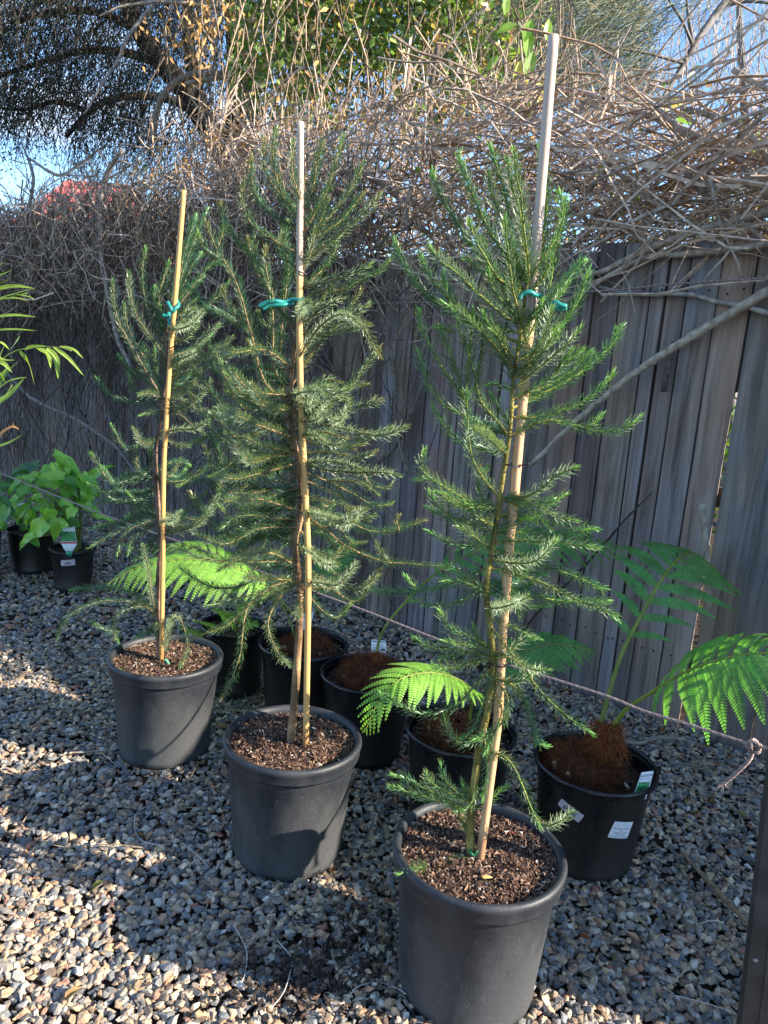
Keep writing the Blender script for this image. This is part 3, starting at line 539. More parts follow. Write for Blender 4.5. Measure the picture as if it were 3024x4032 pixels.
vbranch([(480, 590), (420, 687), (398, 796), (396, 900), (404, 1050), (434, 1200), (464, 1334), (520, 1450)], .30, [.014, .018, .020, .020, .019, .018, .017, .013], 'pale upright vine stem left of the left sapling', (.30, .25, .21))
vbranch([(20, 1440), (48, 1490), (120, 1563), (211, 1611), (271, 1635), (362, 1690), (464, 1768), (560, 1900)], .25, [.014, .016, .016, .015, .015, .014, .012, .008], 'long grey branch slanting down behind the glossy-leaved plants', (.20, .17, .15))
vbranch([(600, 560), (622, 420), (673, 340), (752, 297), (868, 289), (976, 246), (1085, 231)], 0, [.030, .032, .034, .034, .032, .028, .02], 'thick bent branch in front of the dark trunk, upper left', (.26, .20, .15), Y=7.6)
vbranch([(730, 330), (796, 315), (904, 304), (1027, 282)], 0, [.02, .024, .022, .014], 'sunlit branch forking below the bent branch at upper left', (.32, .25, .18), Y=7.5)
vbranch([(600, 22), (506, 145), (463, 239), (405, 325), (347, 427), (330, 450)], 0, [.018, .016, .013, .012, .010, .006], 'long pale twig slanting across the dark foliage at upper left', (.36, .30, .27), Y=6.6)
vbranch([(391, 65), (470, 29), (615, 7), (745, 14), (900, 40)], 0, [.008, .012, .014, .015, .015], 'pale arching twig along the top edge at upper left', (.40, .32, .24), Y=6.6)
vbranch([(1683, 600), (1660, 540), (1630, 491), (1590, 450), (1545, 425), (1498, 411), (1431, 438), (1370, 462)], -.3, [.020, .020, .020, .019, .017, .014, .010, .006], 'thick grey branch hooking left above the centre of the heap', (.24, .195, .17))
vbranch([(1566, 440), (1590, 390), (1602, 340), (1612, 262)], -.3, [.013, .013, .012, .012], 'cut upright stub rising from the hooked branch', (.30, .22, .18))
vbranch([(1706, 700), (1704, 640), (1697, 560)], -.25, [.020, .021, .021], 'stout cut stump of vine behind the right sapling tips', (.16, .12, .09))
vbranch([(1700, 520), (1694, 400), (1706, 290), (1727, 172)], -.5, [.012, .013, .014, .015], 'dark upright stem reaching the green creeper', (.12, .09, .075))
vbranch([(1230, 690), (1299, 676), (1370, 680), (1445, 690), (1531, 743), (1584, 796), (1644, 882), (1700, 930)], -.1, [.014, .018, .019, .019, .018, .018, .016, .012], 'thick arched vine low in the centre of the heap', (.27, .22, .17))
vbranch([(1596, 780), (1602, 840), (1611, 905)], .02, [.019, .023, .021], 'knobbly hanging stub in the centre of the heap', (.30, .24, .19))
vbranch([(1590, 800), (1511, 862), (1465, 922)], .04, [.011, .011, .009], 'pale twig dropping left from the knobbly stub', (.42, .34, .27))
vbranch([(1880, 346), (2000, 346), (2148, 346), (2309, 370), (2432, 420), (2555, 457), (2679, 518), (2802, 574), (2926, 642), (3100, 750)], -.15, [.006, .009, .011, .012, .013, .013, .013, .013, .013, .012], 'longest branch arching over the top of the heap at right', (.34, .28, .23))
vbranch([(2685, 426), (2802, 457), (2913, 494), (2975, 555), (3060, 670)], -.05, [.010, .011, .012, .012, .012], 'branch bending down at the right end of the heap', (.33, .27, .21))
vbranch([(2444, 333), (2555, 395), (2648, 481), (2740, 531), (2864, 598), (2926, 648), (3030, 790)], -.05, [.007, .009, .010, .011, .011, .011, .011], 'straight branch falling to the right through the heap', (.38, .31, .26))
vbranch([(2339, 598), (2432, 679), (2524, 759), (2617, 833), (2691, 876)], -.02, [.008, .009, .009, .008, .006], 'straight pale branch ending just above the paling tops', (.36, .29, .24))
vbranch([(2524, 389), (2617, 386), (2802, 370), (3100, 336)], -.1, [.005, .006, .007, .008], 'level twig near the skyline at upper right', (.36, .30, .25))
vbranch([(2234, 840), (2309, 765), (2383, 666), (2420, 590)], 0, [.011, .011, .010, .009], 'branch rising right of the tallest stake', (.33, .25, .19))
vbranch([(2180, 1060), (2247, 1010), (2370, 950), (2481, 876), (2620, 815)], .09, [.004, .006, .008, .009, .008], 'frayed pale twig drooping over the paling tops', (.42, .34, .28))
vbranch([(2888, 275), (2962, 321), (3060, 372)], -.1, [.012, .012, .012], 'cut branch end poking up at the right edge', (.36, .30, .25))
vbranch([(2765, 640), (2800, 700), (2800, 760), (2771, 890)], -.05, [.012, .013, .012, .009], 'dark crooked upright branch in the heap at right', (.12, .095, .08))
vbranch([(2700, 690), (2770, 760), (2840, 830), (2905, 895)], -.03, [.012, .014, .015, .016], 'stout branch with a sawn end above the palings', (.25, .20, .16))
vbranch([(2100, 1230), (2200, 1060), (2010, 1120)], .05, [.004, .004, .003], 'small forked twig beside the tallest stake')
vbranch([(110, 620), (230, 690), (320, 640), (400, 580)], .1, [.010, .013, .012, .008], 'bare branch against the sky at far left', (.30, .26, .24))
vbranch([(85, 560), (130, 690), (118, 800), (90, 930)], .12, [.007, .014, .015, .012], 'bare upright branch against the cloud at far left', (.27, .24, .23))
vbranch([(1790, 180), (1770, 60), (1740, -60)], -1.2, [.012, .011, .010], 'curved stem among the green creeper leaves', (.28, .23, .18))

# ================================================================== POTS
def make_pot(c, R, Rb, h, m, label, group, big=True, soilz=None, chipn=0, cseed=1, g_=None, chips=None):
    root = empty('plant_pot', (c[0], c[1], 0), label, 'plant pot', group)
    k = R / .2; band = .045 * h / .367 if big else .03
    def wall(z): return Rb + (R - .014 * k - Rb) * (z / h)
    zb = h - band
    prof = [(0.001, .012), (Rb - .02, .012), (Rb - .004, .006), (Rb, .012), (wall(.03) + .0015, .03), (wall(.032) , .034), (wall(h * .5), h * .5), (wall(zb - .03), zb - .03), (wall(zb - .028) + .0018, zb - .026), (wall(zb), zb - .001)]
    V, F = lathe(prof, 96, (c[0], c[1], 0)); body = obj('wall', V, F, m, root, smooth=True)
    if big: rp = [(wall(zb) - .001, zb), (R - .006, zb - .002), (R - .0045, zb + .004), (R - .005, h - .024), (R - .001, h - .018), (R, h - .010), (R - .002, h - .004), (R - .007, h), (R - .014, h - .001), (R - .019, h - .006), (R - .021, h - .014), (R - .022, h - .03), (wall(h * .6) - .004, h * .6)]
    else: rp = [(wall(zb) - .001, zb + .012), (R - .004, zb + .014), (R, zb + .018), (R, h - .004), (R - .003, h), (R - .008, h), (R - .010, h - .004), (R - .012, h - .03), (wall(h * .6) - .004, h * .6)]
    V, F = lathe(rp, 96, (c[0], c[1], 0)); obj('rim', V, F, m, root, smooth=True)
    # drainage notches near the base, dark recess plates set in the wall
    for a in (-1.75, -.9, .2, 1.4, 2.6, -2.6):
        r0, r1 = wall(.0) + .0012, wall(.022) + .0012; da = .013 / Rb
        P = [(c[0] + r * math.cos(a + s * da), c[1] + r * math.sin(a + s * da), z) for r, z in ((r0, .004), (r1, .024)) for s in (-1, 1)]
        obj('drain_hole', P, np.array([[0, 1, 3, 2]]), M_hole, root)
    sz = soilz if soilz else h - .035; ri = wall(sz) - .003
    rr = np.linspace(0.001, ri, 9); pr = [(r, sz + .006 * math.cos(r / ri * 1.5) ) for r in rr]; V, F = lathe(pr, 48, (c[0], c[1], 0)); V[:, 2] += .004 * np.sin(V[:, 0] * 60) * np.cos(V[:, 1] * 55)
    soil = obj('soil', V, F, M_soil, root, smooth=True)
    gg = np.random.default_rng(cseed)
    if chipn:
        a = gg.uniform(0, 2 * math.pi, chipn); r = ri * np.sqrt(gg.random(chipn)) * .985; P = np.stack([c[0] + r * np.cos(a), c[1] + r * np.sin(a), sz + .005 + gg.uniform(-.004, .007, chipn) + .004 * np.sin(a * 3 + r * 40)], 1)
        fz = nrm(np.array([0, 0, 1.0]) + gg.normal(size=(chipn, 3)) * .55); fx = nrm(np.cross(fz, rdir(chipn, gg))); fy = np.cross(fz, fx)
        s = .0026 + .0062 * gg.beta(1.3, 3, chipn); sc = np.stack([s * gg.uniform(1, 1.9, chipn), s * gg.uniform(.5, 1, chipn), s * gg.uniform(.15, .4, chipn)], 1)
        pal = np.array([lin(x) for x in (chips or ('6b4f41', '5a4237', '7f6352', '4a372f', '8f735f', '3a2b26', '9c8674'))]); cc = pal[gg.integers(0, len(pal), chipn)] * gg.uniform(.6, 1.1, (chipn, 1)); cc[gg.random(chipn) < .02] = lin('c9c0b2')
        mbq = MB()
        for q in range(6):
            mq = np.arange(chipn) % 6 == q; v_, f_, c_ = inst(TC[q][0], TC[q][1], P[mq], fx[mq], fy[mq], fz[mq], sc[mq], cc[mq]); mbq.add(v_, f_, c_)
        mbq.build('bark_mix', M_chip, soil)['kind'] = 'stuff'
    root['R'] = R; return root
M_hole = mat('hole', (.004, .004, .004), .9)
H0 = .3677
pots = []
PP_ = [((.2755, 1.5401), 'largest and nearest dark grey pot, front right, soil in sun'), ((-.2141, 1.9883), 'middle dark grey pot with a curved rim shadow on its side'), ((-.7355, 2.4974), 'farthest of the three dark grey pots, at left')]
for k, (c, lb) in enumerate(PP_): pots.append(make_pot(c, .2, .158, H0, M_pot, lb, 'large dark grey pots of the conifers', True, H0 - .030, 8500, 40 + k))
DARKCH = ('3b2d26', '2e2420', '4a3a30', '6b5544', '241c19', '7d6a55')
potE = make_pot((.686, 2.058), .182, .140, .32, M_pot2, 'glossy black pot with white stickers, right of the nearest sapling', 'black tree fern pots', False, .262, 1500, 51, chips=DARKCH)
potD = make_pot((.295, 2.206), .179, .138, .32, M_pot2, 'black pot half hidden behind the nearest sapling stem', 'black tree fern pots', False, .275, 1500, 52, chips=DARKCH)
potC = make_pot((-.013, 2.583), .178, .137, .32, M_pot2, 'black pot whose fern stump carries a white tag, right of the middle grey pot', 'black tree fern pots', False, .275, 1500, 53, chips=DARKCH)
potB = make_pot((-.282, 2.831), .180, .139, .32, M_pot2, 'black pot behind the middle sapling stake', 'black tree fern pots', False, .275, 1500, 54, chips=DARKCH)
potA = make_pot((-.60, 3.03), .145, .112, .30, M_pot2, 'small black pot with a yellowish fern behind the left grey pot', 'small black pots', False, .27, 900, 55, chips=DARKCH)
potL1 = make_pot((-1.79, 4.20), .128, .100, .25, M_pot2, 'small black pot with a green and white tag, under the glossy-leaved plant', 'small black pots', False, .225, 600, 56)
potL2 = make_pot((-2.16, 4.48), .15, .115, .27, M_pot2, 'black pot in shade between two others at far left', 'small black pots', False, .24, 300, 57)
potL3 = make_pot((-2.42, 4.22), .20, .165, .36, M_pot2, 'wide black pot cut off by the left edge', 'small black pots', False, .33, 500, 58)

def cone_hit(p, c, R, Rb, h):
    d = ray(p); R1 = R - .014 * R / .2
    for s in np.linspace(.8, 7, 12000):
        P = CAM + d * s
        if 0 < P[2] < h and math.hypot(P[0] - c[0], P[1] - c[1]) < Rb + (R1 - Rb) * P[2] / h: break
    return math.atan2(P[1] - c[1], P[0] - c[0]), P[2]
def sticker_map(px4, c, R, Rb, h, lift=.0006):
    A = [cone_hit(p, c, R, Rb, h) for p in px4]; R1 = R - .014 * R / .2     # corners: TL, TR, BR, BL
    def f(u, v, l=0.0):
        a = (A[0][0] * (1 - u) + A[1][0] * u) * (1 - v) + (A[3][0] * (1 - u) + A[2][0] * u) * v
        z = (A[0][1] * (1 - u) + A[1][1] * u) * (1 - v) + (A[3][1] * (1 - u) + A[2][1] * u) * v
        r = Rb + (R1 - Rb) * z / h + lift + .0012 + l; return np.array([c[0] + r * math.cos(a), c[1] + r * math.sin(a), z])
    return f
def patch(name, f, u0, u1, v0, v1, m, parent, n=8, k=3, l=0.0, rnd=0.0):
    V = []
    for j in range(k + 1):
        vv = v0 + (v1 - v0) * j / k
        ins = rnd if j in (0, k) else 0
        for i_ in range(n + 1): V.append(f(u0 + ins + (u1 - u0 - 2 * ins) * i_ / n, vv, l))
    i_ = (np.arange(k)[:, None] * (n + 1) + np.arange(n)).ravel(); F = np.stack([i_, i_ + n + 1, i_ + n + 2, i_ + 1], 1)
    return obj(name, V, F, m, parent)
def text_on(s, f, u0, v0, size, aspect, parent, m=None, align='CENTER', l=.0005):
    """flat text mapped on the label surface; size in v units, aspect = height/width of the label"""
    cu = bpy.data.curves.new('lettering', 'FONT'); cu.body = s; cu.size = 1; cu.align_x = align; cu.resolution_u = 2
    o = bpy.data.objects.new('lettering', cu); SC.collection.objects.link(o); bpy.context.view_layer.update()
    me = bpy.data.meshes.new_from_object(o.evaluated_get(bpy.context.evaluated_depsgraph_get())); SC.collection.objects.unlink(o); bpy.data.objects.remove(o)
    V = np.array([f(u0 + v.co.x * size * aspect, v0 - v.co.y * size, l) for v in me.vertices]); off = np.array(world_loc(parent))
    for v, c in zip(me.vertices, V): v.co = c - off
    me.materials.clear(); me.materials.append(m or M_ink); ob = bpy.data.objects.new('lettering', me); link(ob, parent); return ob
def barcode(f, u0, u1, v0, v1, parent, seed=3, l=.0005):
    g = np.random.default_rng(seed); mb = MB(); u = u0
    while u < u1:
        w_ = g.uniform(.006, .022) * (u1 - u0) * 2.2; P = [f(a, b, l) for a, b in ((u, v0), (u, v1), (u + w_, v1), (u + w_, v0))]; mb.add(P, np.array([[0, 1, 2, 3]])); u += w_ * 2
    return mb.build('barcode', M_ink, parent)
eP = ((.686, 2.058), .182, .140, .32)
def Z(x, y, o=(2050, 3000), s=.6828): return (o[0] + x * s, o[1] + y * s)
f = sticker_map([Z(240, 208), Z(369, 308), Z(335, 350), Z(215, 242)], *eP)
st = patch('sticker', f, 0, 1, 0, 1, M_pinklab, potE, 10, 4, 0, .02); st['label'] = 'pale barcode sticker set at a slant'
barcode(f, .22, .74, .42, .86, st); text_on('SOFT TREE FERN 300MM', f, .52, .34, .17, .30, st)
f = sticker_map([Z(542, 340), Z(648, 342), Z(611, 438), Z(499, 431)], *eP)
st = patch('sticker', f, 0, 1, 0, 1, M_white, potE, 8, 4, 0, .012); st['label'] = 'white square licence sticker with five lines of print'
for k, s_ in enumerate(('Whole plant soft tree', 'fern', 'License number', 'D-PRC-21', 'Dicksonia Antarctica')): text_on(s_, f, .5, .43 + k * .128, .112, .93, st)
f = sticker_map([(239, 2206), (296, 2201), (297, 2224), (241, 2228)], (-1.79, 4.20), .128, .100, .25)
st = patch('sticker', f, 0, 1, 0, 1, M_pinklab, potL1, 6, 2, 0, .03); st['label'] = 'small pale barcode sticker'; barcode(f, .3, .72, .35, .8, st, 5)
f = sticker_map([(2082, 2965), (2093, 2990), (2080, 3048), (2070, 3050)], (.295, 2.206), .179, .138, .32)
patch('sticker', f, 0, 1, 0, 1, M_white, potD, 4, 3)

def flat_map(p4):
    P = [np.array(p) for p in p4]; nn = nrm(np.cross(P[1] - P[0], P[3] - P[0])); nn = nn if nn @ (CAM - P[0]) > 0 else -nn
    def f(u, v, l=0.0): return (P[0] * (1 - u) + P[1] * u) * (1 - v) + (P[3] * (1 - u) + P[2] * u) * v + nn * l + nn * .004 * math.sin(v * 3.1)
    return f
# plant tag in the right pot
tgp = empty('plant_tag', (.80, 1.93, .26), 'white and green printed tag standing in the glossy black pot at right', 'plant tag')
f = flat_map([onY(Z(697, 60), 1.955), onY(Z(768, 52), 1.95), onY(Z(722, 215), 1.93), onY(Z(640, 215), 1.935)])
patch('card', f, 0, 1, 0, 1, M_white, tgp, 4, 10)
patch('printed_photo', f, .07, .93, .34, 1, M_photo, tgp, 4, 8, .0006); patch('white_arch', f, .05, .95, .18, .37, M_white, tgp, 6, 3, .0009, .1)
text_on('DICKSONIA', f, .52, .17, .115, 1.9, tgp, l=.0012); text_on('Soft Tree Fern', f, .52, .28, .085, 1.9, tgp, mat('grey_ink', (.25, .25, .25)), l=.0016)
# tag behind fern C
tgc = empty('plant_tag', (-.02, 2.66, .27), 'small white tag with a green stripe behind the rusty fern stump', 'plant tag')
def Zc(x, y): return (1000 + x * .7353, 2350 + y * .7353)
f = flat_map([onY(Zc(630, 228), 2.655), onY(Zc(708, 236), 2.65), onY(Zc(710, 300), 2.64), onY(Zc(626, 296), 2.645)])
patch('card', f, 0, 1, 0, 1, M_white, tgc, 4, 4, 0, .04); patch('green_stripe', f, .08, .95, .07, .16, M_green, tgc, 4, 1, .0008)
text_on('Tree Fern', f, .55, .4, .14, .8, tgc, l=.0012); patch('mark', f, .68, .92, .66, .80, M_ink, tgc, 3, 1, .0009)
for k in range(3): patch('print_line', f, .3, .8, .46 + k * .07, .475 + k * .07, mat('grey_print', (.35, .38, .4)), tgc, 2, 1, .0008)
# tag behind stake in pot B
tgb = empty('plant_tag', (-.16, 2.93, .27), 'white tag half hidden behind the middle stake', 'plant tag')
f = flat_map([onY((1172, 2428), 2.91), onY((1237, 2408), 2.91), onY((1222, 2470), 2.90), onY((1172, 2490), 2.90)]); patch('card', f, 0, 1, 0, 1, M_white, tgb, 3, 3); patch('green_stripe', f, .1, .95, .08, .16, M_green, tgb, 3, 1, .0008)
# hanging tag on the left potted plant
tgl = empty('plant_tag', (-1.75, 4.07, .26), 'printed tag with green photo and red band hanging over the small pot at left', 'plant tag')
def Zl(x, y): return (x * .5252, 1750 + y * .5252)
f = flat_map([onY(Zl(455, 618), 4.07), onY(Zl(561, 618), 4.07), onY(Zl(578, 745), 4.045), onY(Zl(457, 745), 4.045)])
patch('card', f, 0, 1, 0, 1, M_white, tgl, 3, 4); patch('printed_photo', f, 0.02, .98, .27, .86, M_photo, tgl, 4, 4, .0008); patch('red_band', f, .02, .99, .89, 1.0, M_red, tgl, 3, 1, .0012)
a, b_, c_, d_ = [onY(Zl(*q), 4.04) for q in ((459, 744), (579, 744), (545, 800), (492, 800))]; f = flat_map([a, b_, c_, d_]); patch('lower_card', f, 0, 1, 0, 1, M_white, tgl, 2, 2)
f = flat_map([onY(Zl(*q), 4.035) for q in ((492, 798), (546, 798), (537, 838), (503, 838))]); patch('pointed_end', f, 0, 1, 0, 1, M_green, tgl, 2, 2)

# ================================================================== CONIFERS
STEMC = [np.array([.25, .20, .055]), np.array([.30, .185, .10]), np.array([.24, .15, .11])]
NEEDC = [np.array([.070, .170, .080]), np.array([.060, .145, .070]), np.array([.056, .138, .070])]
TIPC = [np.array([.18, .42, .08]), np.array([.20, .33, .06]), np.array([.14, .34, .07])]
def needles(path, Ln, dens, g, base, tip, tipzone=.03, t0=0.0, wd=.00185, tipamt=1.0):
    Ltot = plen(path); n = max(6, int(Ltot * dens * (1 - t0))); s = np.r_[0, np.cumsum(np.linalg.norm(np.diff(path, axis=0), axis=1))]
    u = (t0 + (1 - t0) * (np.arange(n) + g.uniform(-.4, .4, n)) / n) * Ltot; u = np.clip(u, 0, Ltot)
    P = np.stack([np.interp(u, s, path[:, k]) for k in range(3)], 1); Tt = nrm(np.gradient(path, axis=0)); T = nrm(np.stack([np.interp(u, s, Tt[:, k]) for k in range(3)], 1))
    N0 = nrm(np.cross(T, np.array([.21, .34, .92]))); B0 = np.cross(T, N0); ph = np.arange(n) * 2.39996 + g.uniform(-.3, .3, n)
    rdl = np.cos(ph)[:, None] * N0 + np.sin(ph)[:, None] * B0; hor = np.sqrt(np.clip(1 - T[:, 2] ** 2, 0, 1)); rdl = nrm(rdl + np.array([0, 0, 1]) * (.34 * hor)[:, None] + g.normal(size=(n, 3)) * .08)
    e = np.clip((Ltot - u) / tipzone, 0, 1); a0 = np.radians(24 + 50 * e + g.normal(size=n) * 11); a1 = a0 - np.radians(18 + 14 * e + g.normal(size=n) * 8)
    L_ = Ln * (.68 + .32 * e) * g.uniform(.6, 1.18, n); d0 = T * np.cos(a0)[:, None] + rdl * np.sin(a0)[:, None]; d1 = T * np.cos(a1)[:, None] + rdl * np.sin(a1)[:, None]
    W = nrm(np.cross(d0, T)) ; W = np.where(np.linalg.norm(np.cross(d0, T), axis=1, keepdims=True) < .05, N0, W)
    w_ = wd * g.uniform(.8, 1.2, n)[:, None] * .5; m1 = P + d0 * (L_ * .5)[:, None]; e1 = m1 + d1 * (L_ * .5)[:, None]
    V = np.stack([P + W * w_ * .7, P - W * w_ * .7, m1 + W * w_, m1 - W * w_, e1 + W * w_ * .45, e1 - W * w_ * .45], 1).reshape(-1, 3)
    i6 = np.arange(n)[:, None] * 6; F = np.concatenate([i6 + np.array([0, 1, 3, 2]), i6 + np.array([2, 3, 5, 4])])
    e2 = np.clip((Ltot - u) / (tipzone * 1.6), 0, 1); c = base * g.uniform(.65, 1.35, (n, 1)) * (1 - .15 * g.random((n, 1))); mixf = ((1 - e2) ** 1.3 * tipamt)[:, None]; c = c * (1 - mixf) + tip * g.uniform(.7, 1.2, (n, 1)) * mixf
    return V, F, np.repeat(c, 6, 0)
def conifer(idx, base, trunk_px, Y0, r0, r1, brs, label, seed, needleL, extra=0):
    """trunk_px: [(x,y)], brs: list of (polyline px root->tip)"""
    g = np.random.default_rng(seed); root = empty('conifer_sapling', (base[0], base[1], .335), label, 'sapling', 'staked conifer saplings')
    P = np.array([onY(p, Y0) for p in trunk_px]); tp = spline(P, 70); rr = np.linspace(r0, r1, 70) * (1 + .05 * np.sin(np.arange(70) * .9)); V, F = tubes(tp[None], rr[None], 9)
    cc = STEMC[idx][None] * (.8 + .3 * np.sin(np.arange(70) * .7))[:, None]; tc_ = np.repeat(cc, 9, 0); tr = obj('trunk', V, F, M_bark, root, tc_, True)
    hid = int(70 * .34); v_, f_, c_ = needles(tp[hid:], needleL, 260, g, NEEDC[idx], TIPC[idx], .05); o = obj('needles', v_, f_, M_needle, tr, c_); o['kind'] = 'stuff'
    for kk, b in enumerate(brs):
        dz = b[0] if not isinstance(b[0], tuple) else None; pts = [q for q in b if isinstance(q, tuple)]
        if dz is None:
            Lp = sum(math.dist(pts[i], pts[i + 1]) for i in range(len(pts) - 1)) / FPX * Y0; dz = float(g.uniform(-.55, .55)) * Lp
        # root: snap to nearest trunk point
        r_ = onY(pts[0], Y0); j = int(np.argmin(np.linalg.norm(tp - r_, axis=1)));
        if np.linalg.norm(tp[j] - r_) < .07: pl = [tp[j]] + [onY(q, Y0 + dz * (i + 1) / (len(pts) - 1)) for i, q in enumerate(pts[1:])]
        else: pl = [onY(q, Y0 + dz * (i / (len(pts) - 1)) * .6) for i, q in enumerate(pts)]
        p = spline(pl, max(8, int(plen(np.array(pl)) / .012))); Lb = plen(p); p[1:-1] += np.cumsum(g.normal(size=(len(p) - 2, 3)) * .0006, 0) * .6
        rr = np.linspace(.0021 + .0035 * min(Lb, .5), .0013, len(p)); V, F = tubes(p[None], rr[None], 5)
        u = np.linspace(0, 1, len(p))[:, None]; sc_ = STEMC[idx] * (1.0) * (1 - u) + np.array([.16, .25, .06]) * u if idx == 0 else STEMC[idx] * (1 - u * .5) + np.array([.16, .2, .06]) * u * .5
        bo = obj('branch', V, F, M_bark, root, np.repeat(sc_, 5, 0), True)
        ta = 1.0 if idx != 1 or g.random() < .75 else .5; tcol = TIPC[idx] if (idx != 1 or g.random() < .6) else np.array([.26, .20, .05])
        v_, f_, c_ = needles(p, needleL * g.uniform(.95, 1.15), 1150, g, NEEDC[idx] * g.uniform(.85, 1.2), tcol, .03, .06 if Lb > .12 else 0, tipamt=ta)
        o = obj('needles', v_, f_, M_needle, bo, c_); o['kind'] = 'stuff'
    return root
def tr_(o, s, L_): return [[q if not isinstance(q, tuple) else (o[0] + q[0] * s, o[1] + q[1] * s) for q in b] for b in L_]
A = tr_((1550, 500), .633, [
 [(790, 1040), (650, 920), (500, 760), (400, 600), (310, 440), (240, 280)], [(810, 1030), (750, 920), (680, 780), (600, 650), (520, 470), (450, 300), (410, 170)],
 [(820, 1000), (760, 800), (715, 600), (690, 430), (640, 260), (600, 120)], [(790, 960), (720, 700), (670, 560), (620, 420), (590, 290)],
 [(835, 1020), (840, 900), (820, 720), (800, 560), (790, 420), (760, 300), (750, 150)], [(825, 900), (790, 560), (740, 380), (702, 205)], [(860, 1010), (890, 860), (920, 720), (940, 560), (940, 400), (915, 260), (905, 120)],
 [(880, 1020), (930, 940), (990, 780), (1030, 660), (1045, 520), (1030, 410)], [(960, 840), (1030, 640), (1070, 450)], [(775, 1200), (770, 1120), (740, 1000), (720, 830), (700, 690), (690, 570)],
 [(760, 1040), (650, 940), (560, 800), (500, 700), (470, 590)], [(860, 1200), (920, 1100), (960, 1020), (990, 900), (985, 800)], [(760, 1210), (690, 1100), (620, 1000), (590, 900)],
 [(760, 1330), (560, 1250), (420, 1180), (330, 1130), (230, 1060), (150, 970), (60, 830), (5, 700)], [(755, 1300), (600, 1240), (450, 1150), (370, 1080), (290, 1010), (210, 900), (170, 800)],
 [(770, 1220), (700, 1180), (560, 1060), (450, 960), (380, 890), (290, 830), (220, 745)], [(455, 1740), (430, 1680), (350, 1560), (270, 1440), (220, 1340), (170, 1240), (155, 1140)],
 [(455, 1800), (330, 1740), (240, 1640), (190, 1530), (150, 1400)], [(455, 1750), (455, 1560), (470, 1400), (480, 1260), (490, 1140)],
 [(705, 1896), (620, 1800), (540, 1700), (510, 1560), (470, 1420), (430, 1300), (400, 1200)], [(500, 1640), (520, 1540), (550, 1400), (565, 1280), (570, 1150)],
 [(450, 1700), (400, 1560), (350, 1400), (290, 1250)], [(600, 1240), (480, 1220), (420, 1180), (370, 1060), (320, 990), (310, 910)],
 [(760, 1450), (850, 1400), (980, 1280), (1080, 1180), (1150, 1080), (1185, 990), (1215, 890)], [(770, 1620), (900, 1500), (1000, 1420), (1100, 1330), (1165, 1245)],
 [(760, 1720), (880, 1620), (1000, 1540), (1100, 1450), (1180, 1385)], [(1000, 1520), (1060, 1450), (1110, 1385)], [(740, 1760), (850, 1700), (1000, 1620), (1150, 1540), (1260, 1450), (1370, 1350), (1420, 1240)],
 [(740, 1830), (900, 1800), (1050, 1760), (1190, 1700), (1280, 1630), (1365, 1530)], [(745, 1925), (900, 1835), (1030, 1830), (1170, 1865), (1300, 1890), (1410, 1880), (1530, 1805)], [(1180, 1868), (1240, 1840), (1295, 1790)],
 [(780, 1600), (870, 1480), (960, 1360), (1010, 1260)], [(800, 1380), (850, 1290), (900, 1180), (930, 1080)], [(770, 1560), (840, 1450), (920, 1330), (960, 1230), (980, 1130)],
 [(740, 1580), (680, 1440), (610, 1330), (560, 1300)], [(735, 1640), (640, 1600), (590, 1600)], [(750, 1500), (690, 1380), (640, 1290), (600, 1260)], [(745, 1540), (800, 1500), (860, 1470), (900, 1400)], [(730, 1850), (690, 1800), (640, 1720), (610, 1660)],
 [(775, 1300), (800, 1260), (800, 1200)], [(640, 1010), (560, 900), (480, 830), (450, 830)], [(380, 1280), (300, 1250), (260, 1250)], [(350, 1130), (330, 1000), (310, 920)],
 [(790, 1440), (900, 1380), (1010, 1330), (1045, 1240)], [(760, 1250), (680, 1010), (580, 760), (555, 700)], [(830, 1010), (780, 900), (740, 760), (725, 660)]])
Bq = tr_((1400, 1600), 1.1555, [
 [(490, 340), (400, 330), (330, 290), (260, 250), (235, 220), (237, 150)], [(260, 250), (225, 245), (205, 250)], [(480, 405), (450, 400), (380, 350), (310, 300)], [(470, 440), (400, 400), (330, 390), (245, 345)],
 [(465, 470), (380, 480), (310, 465), (245, 425)], [(450, 560), (350, 590), (250, 620), (170, 625), (60, 625)], [(210, 622), (185, 600), (170, 580)], [(430, 600), (380, 650), (300, 680), (190, 660)],
 [(462, 830), (400, 790), (320, 760), (285, 700)], [(462, 840), (420, 800), (400, 745)], [(464, 850), (350, 830), (250, 820), (198, 785)], [(464, 870), (380, 880), (310, 895), (262, 880)], [(462, 860), (400, 840), (340, 850), (290, 860)], [(462, 820), (380, 815), (300, 800)],
 [(505, 300), (600, 300), (680, 240), (750, 208)], [(505, 310), (620, 340), (700, 380), (755, 390)], [(505, 320), (600, 350), (660, 415)], [(495, 440), (600, 430), (700, 440), (818, 420)], [(490, 455), (600, 460), (720, 470), (830, 480)],
 [(480, 520), (620, 540), (730, 570), (850, 622)], [(470, 560), (620, 600), (720, 650), (820, 690), (895, 722)], [(460, 600), (600, 640), (700, 660), (865, 662)], [(455, 720), (550, 760), (622, 792)], [(460, 560), (580, 565), (645, 575)],
 [(505, 320), (600, 320), (660, 330), (716, 300)], [(500, 360), (440, 330), (420, 260), (445, 210)], [(480, 430), (540, 400), (600, 380)], [(480, 500), (400, 440), (350, 410)], [(460, 620), (540, 680), (560, 720)], [(450, 640), (400, 600), (350, 560), (300, 545)],
 [(500, 380), (560, 360), (620, 390), (700, 400)], [(500, 350), (430, 350), (370, 330)], [(470, 480), (540, 500), (600, 510), (660, 500)], [(450, 600), (520, 640), (600, 680), (650, 680)]])
